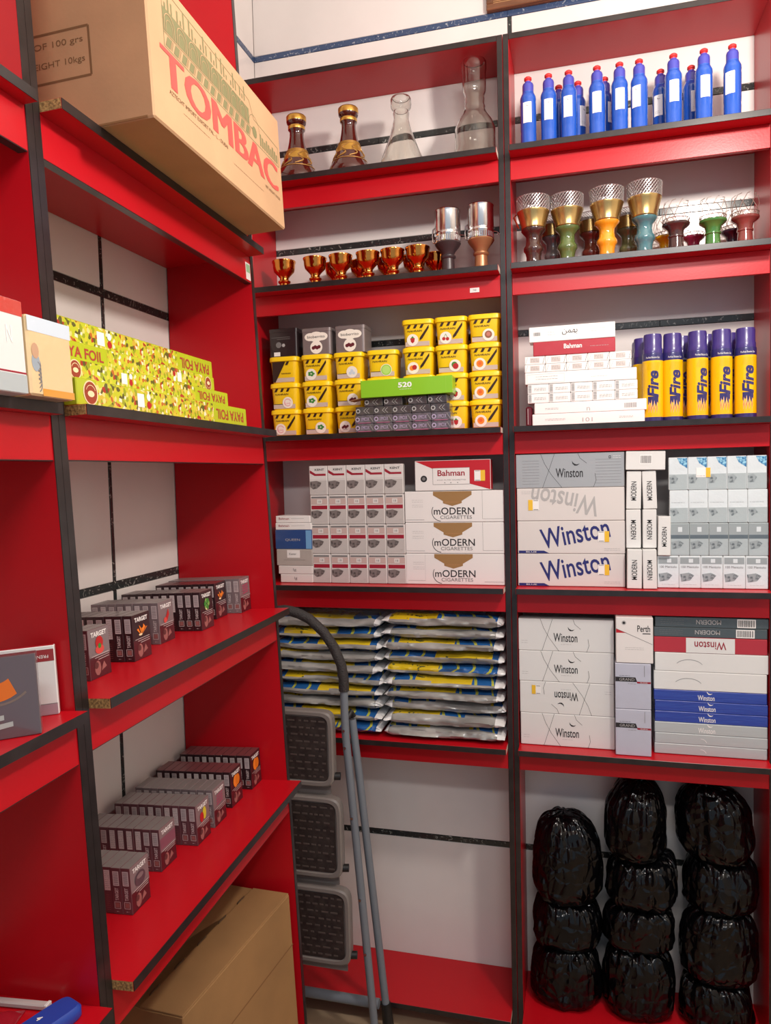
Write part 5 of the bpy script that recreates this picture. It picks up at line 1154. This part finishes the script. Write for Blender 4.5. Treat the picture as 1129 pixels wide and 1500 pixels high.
w_, d, h = .100, .06, .122; o = carton('tobacco_packet', w_, d, h, WRAPW, {'top': REDW}, .002); P = Print(w_, h)
REDF = mat('red_foil_print', (196, 70, 60), .25, coat=1, bump=.5, bscale=35)
P.rect(.001, h*.83, w_-.001, h-.001, REDF, 'red_band'); P.poly([(.001, h*.98), (w_*.45, h*.98), (w_*.28, h*.55), (.001, h*.52)], mat('gold_foil_print', (214, 180, 110), .25, coat=1, bump=.6, bscale=40), 'gold_patch', 2)
P.line([(.001, h*.22), (w_-.001, h*.22)], .0022, CRIM); P.rect(.001, .001, w_-.001, h*.2, SILW, 'silver_band'); P.rect(w_*.3, h*.64, w_*.55, h*.645, GREYINK); P.text('N', w_*.72, h*.62, w_*.1, h*.18, WINK)
P.done(o, front_fn(w_, d)); put(o, .05-d/2, -.972, 1.5322, PI/2, True); tag(o, 'white wrapped packet with red top band at the left edge of the photo', 'packet')
def corner_box(nm, w_, d, h, m, right, ang, z, faces=None):
    o = carton(nm, w_, d, h, m, faces, .0012); c, s = math.cos(ang), math.sin(ang)
    # right front bottom corner at `right`
    x = right[0] - c*w_/2 - s*d/2*1.0; y = right[1] - s*w_/2 + c*d/2
    return o, (x, y, z, ang)
o, pl = corner_box('tobacco_packet', .125, .012, .104, WRAPW, (-.016, -.832), math.radians(30), 1.0722, {'top': REDW}); w_, h = .125, .104; P = Print(w_, h)
P.rect(.001, h*.78, w_-.001, h*.95, mat('dusty_red_print', (150, 54, 58), .35, coat=.8), 'red_band'); P.rect(.001, .001, w_-.001, h*.16, mat('mauve_print', (164, 140, 150), .3, coat=1), 'mauve_band'); P.rect(.001, h*.16, w_-.001, h*.17, GREYINK)
P.text('FRENCH TOBACCO', w_*.68, h*.85, w_*.5, h*.045, WINK, rot=PI); P.text('F', w_*.65, h*.62, w_*.1, h*.16, INK, shear=.4); P.disc(w_*.6, h*.4, w_*.04, PALEINK, 'figure', 1, 10, h*.2); P.rect(.001, h*.2, w_*.42, h*.76, mat('dusty_red_print'), 'red_band')
P.done(o, front_fn(w_, .012)); put(o, *pl, left=True); tag(o, 'white and dusty red tobacco packet leaning behind the grey box at the left edge', 'packet')
GRB = mat('smoky_grey_card', (92, 80, 84), .3, coat=.8, bump=.1, bscale=20)
o, pl = corner_box('tobacco_packet', .13, .022, .112, GRB, (.0195, -.915), math.radians(34), 1.0722); w_, h = .13, .112; P = Print(w_, h)
a = arc(w_*.58, h*.90, w_*.38, 225, 305, 8); b = arc(w_*.58, h*.98, w_*.26, 225, 305, 8)
P.poly(a + b[::-1], mat('orange_peel_print', (214, 110, 30), .4), 'orange_slice'); P.line(arc(w_*.61, h*.90, w_*.41, 245, 312, 8), .003, mat('rind_print', (120, 106, 96)), 'orange_slice')
for k in range(2): P.poly([(w_*.2, h*(.24-.1*k)), (w_*(.66+.08*k), h*(.30-.09*k)), (w_*(.66+.08*k), h*(.24-.09*k)), (w_*.2, h*(.17-.1*k))], mat('pale_mint_print', (168, 180, 176)), 'ice_cubes')
P.done(o, front_fn(w_, .022)); put(o, *pl, left=True); tag(o, 'smoky grey packet with an orange slice picture at the shelf front, left edge', 'packet')
# low shelf at the left edge
BLP = mat('royal_blue_plastic', (30, 66, 160), .35, coat=.2)
mb = MB(); loft(mb, [(.021, .05, 0), (.0235, .053, .004), (.0235, .053, .016), (.020, .049, .021)], BLP, 32, 5); o = mb.build('blue_holder', smooth=40)
P = Print(.03, .02); P.text('4', .012, .008, .007, .009, WINK, bold=.05); P.done(o, lambda u, v, e: (u-.018, v-.01, .0213+e)); mb = MB(); mb.tube([(-.017, -.05, .01), (-.02, -.062, .008)], .003, WHITE, 8); mb.build('white_tip', o)
put(o, -.050, -.880, .6125, math.radians(-22), True); tag(o, 'royal blue plastic holder lying on the lowest shelf at the left edge', 'holder')
mb = MB(); mb.rbox(-.05, -.006, 0, .05, .006, .009, mat('pale_stick', (190, 180, 178), .5), .002); o = mb.build('white_stick'); mb = MB(); mb.rbox(.046, -.0065, -.0001+.0005, .0515, .0065, .0095, WHITE, .001); mb.build('end_cap', o); put(o, -.128, -.835, .6125, .03, True); tag(o, 'pale stick lying behind the blue plastic holder', 'stick')
mb = MB(); n = 14; FR_ = mat('red_clear_film', (150, 26, 40), .15, coat=1.0, bump=.5, bscale=30)
for top in (0, 1):
    for i in range(n+1):
        for j in range(n+1):
            x, y = (i/n-.5)*.12, (j/n-.5)*.10; e = min(i, n-i, j, n-j)/n
            mb.v.append((x, y, .0005 if not top else .002+.016*min(1, e*4)+.012*noise.noise(Vector((x*30, y*30, 3)))*min(1, e*6)))
k = mb.mi(FR_)
for top in (0, 1):
    o_ = top*(n+1)**2
    for i in range(n):
        for j in range(n): a = o_+i*(n+1)+j; mb.f.append((a, a+1, a+n+2, a+n+1)); mb.m.append(k)
bd = [i*(n+1) for i in range(n+1)] + [n*(n+1)+j for j in range(1, n+1)] + [i*(n+1)+n for i in range(n-1, -1, -1)] + [j for j in range(n-1, 0, -1)]
for a, b in zip(bd, bd[1:]+bd[:1]): mb.f.append((a, b, b+(n+1)**2, a+(n+1)**2)); mb.m.append(k)
o = mb.build('film_bag', smooth=60); put(o, -.16, -.905, .6125, .2, True); tag(o, 'crumpled red film bag left of the blue plastic holder', 'bag')

# ------------------------------------------------------------------ tags and the plaque
o = carton('price_label', .027, .0008, .013, WHITE, b=.0002); P = Print(.027, .013); P.text('740', .0135, .0065, .01, .005, GREYINK); P.done(o, front_fn(.027, .0008)); put(o, .634, .0520, 2.1995); tag(o, 'small white price label on the red fascia under the copper bowls', 'label')
o = carton('price_label', .026, .0008, .042, WHITE, b=.0002); P = Print(.026, .042); P.rect(.002, .018, .024, .038, mat('green_label', (140, 180, 140)), 'green_field'); P.done(o, front_fn(.026, .0008)); put(o, -.0014, -.032, 1.909, PI/2, True); tag(o, 'small green and white label at the end of the fascia under the big box', 'label')
WOOD = mat('brown_wood', (120, 76, 50), .4, var=.3, vscale=30, bstretch=(.3, 3, 3)); WOODD = mat('dark_wood', (84, 48, 32), .4); 
mb = MB(); mb.rbox(-.16, 0, 0, .16, .012, .30, WOOD, .002); o = mb.build('wall_plaque')
for x0, z0_, x1, z1_ in ((-.16, 0, .16, .018), (-.16, .282, .16, .30), (-.16, .018, -.142, .282), (.142, .018, .16, .282)):
    mb = MB(); mb.rbox(x0, -.008, z0_, x1, 0, z1_, WOOD, .002); mb.build('frame_rail', o)
mb = MB()
for z in (.021, .026): mb.box(-.14, -.0012, z, .14, -.0002, z+.0014, mat('gilt_line', (206, 160, 110), .3, metal=.5))
mb.build('gilt_lines', o)
P = Print(.32, .3); P.greek(.03, .032, .12, .05, 2, WINK, .003); P.done(o, lambda u, v, e: (u-.16, -.0005-e, v)); put(o, .822, .2265, 3.072); tag(o, 'brown wooden plaque hanging on the tiles at the top edge of the photo', 'plaque')
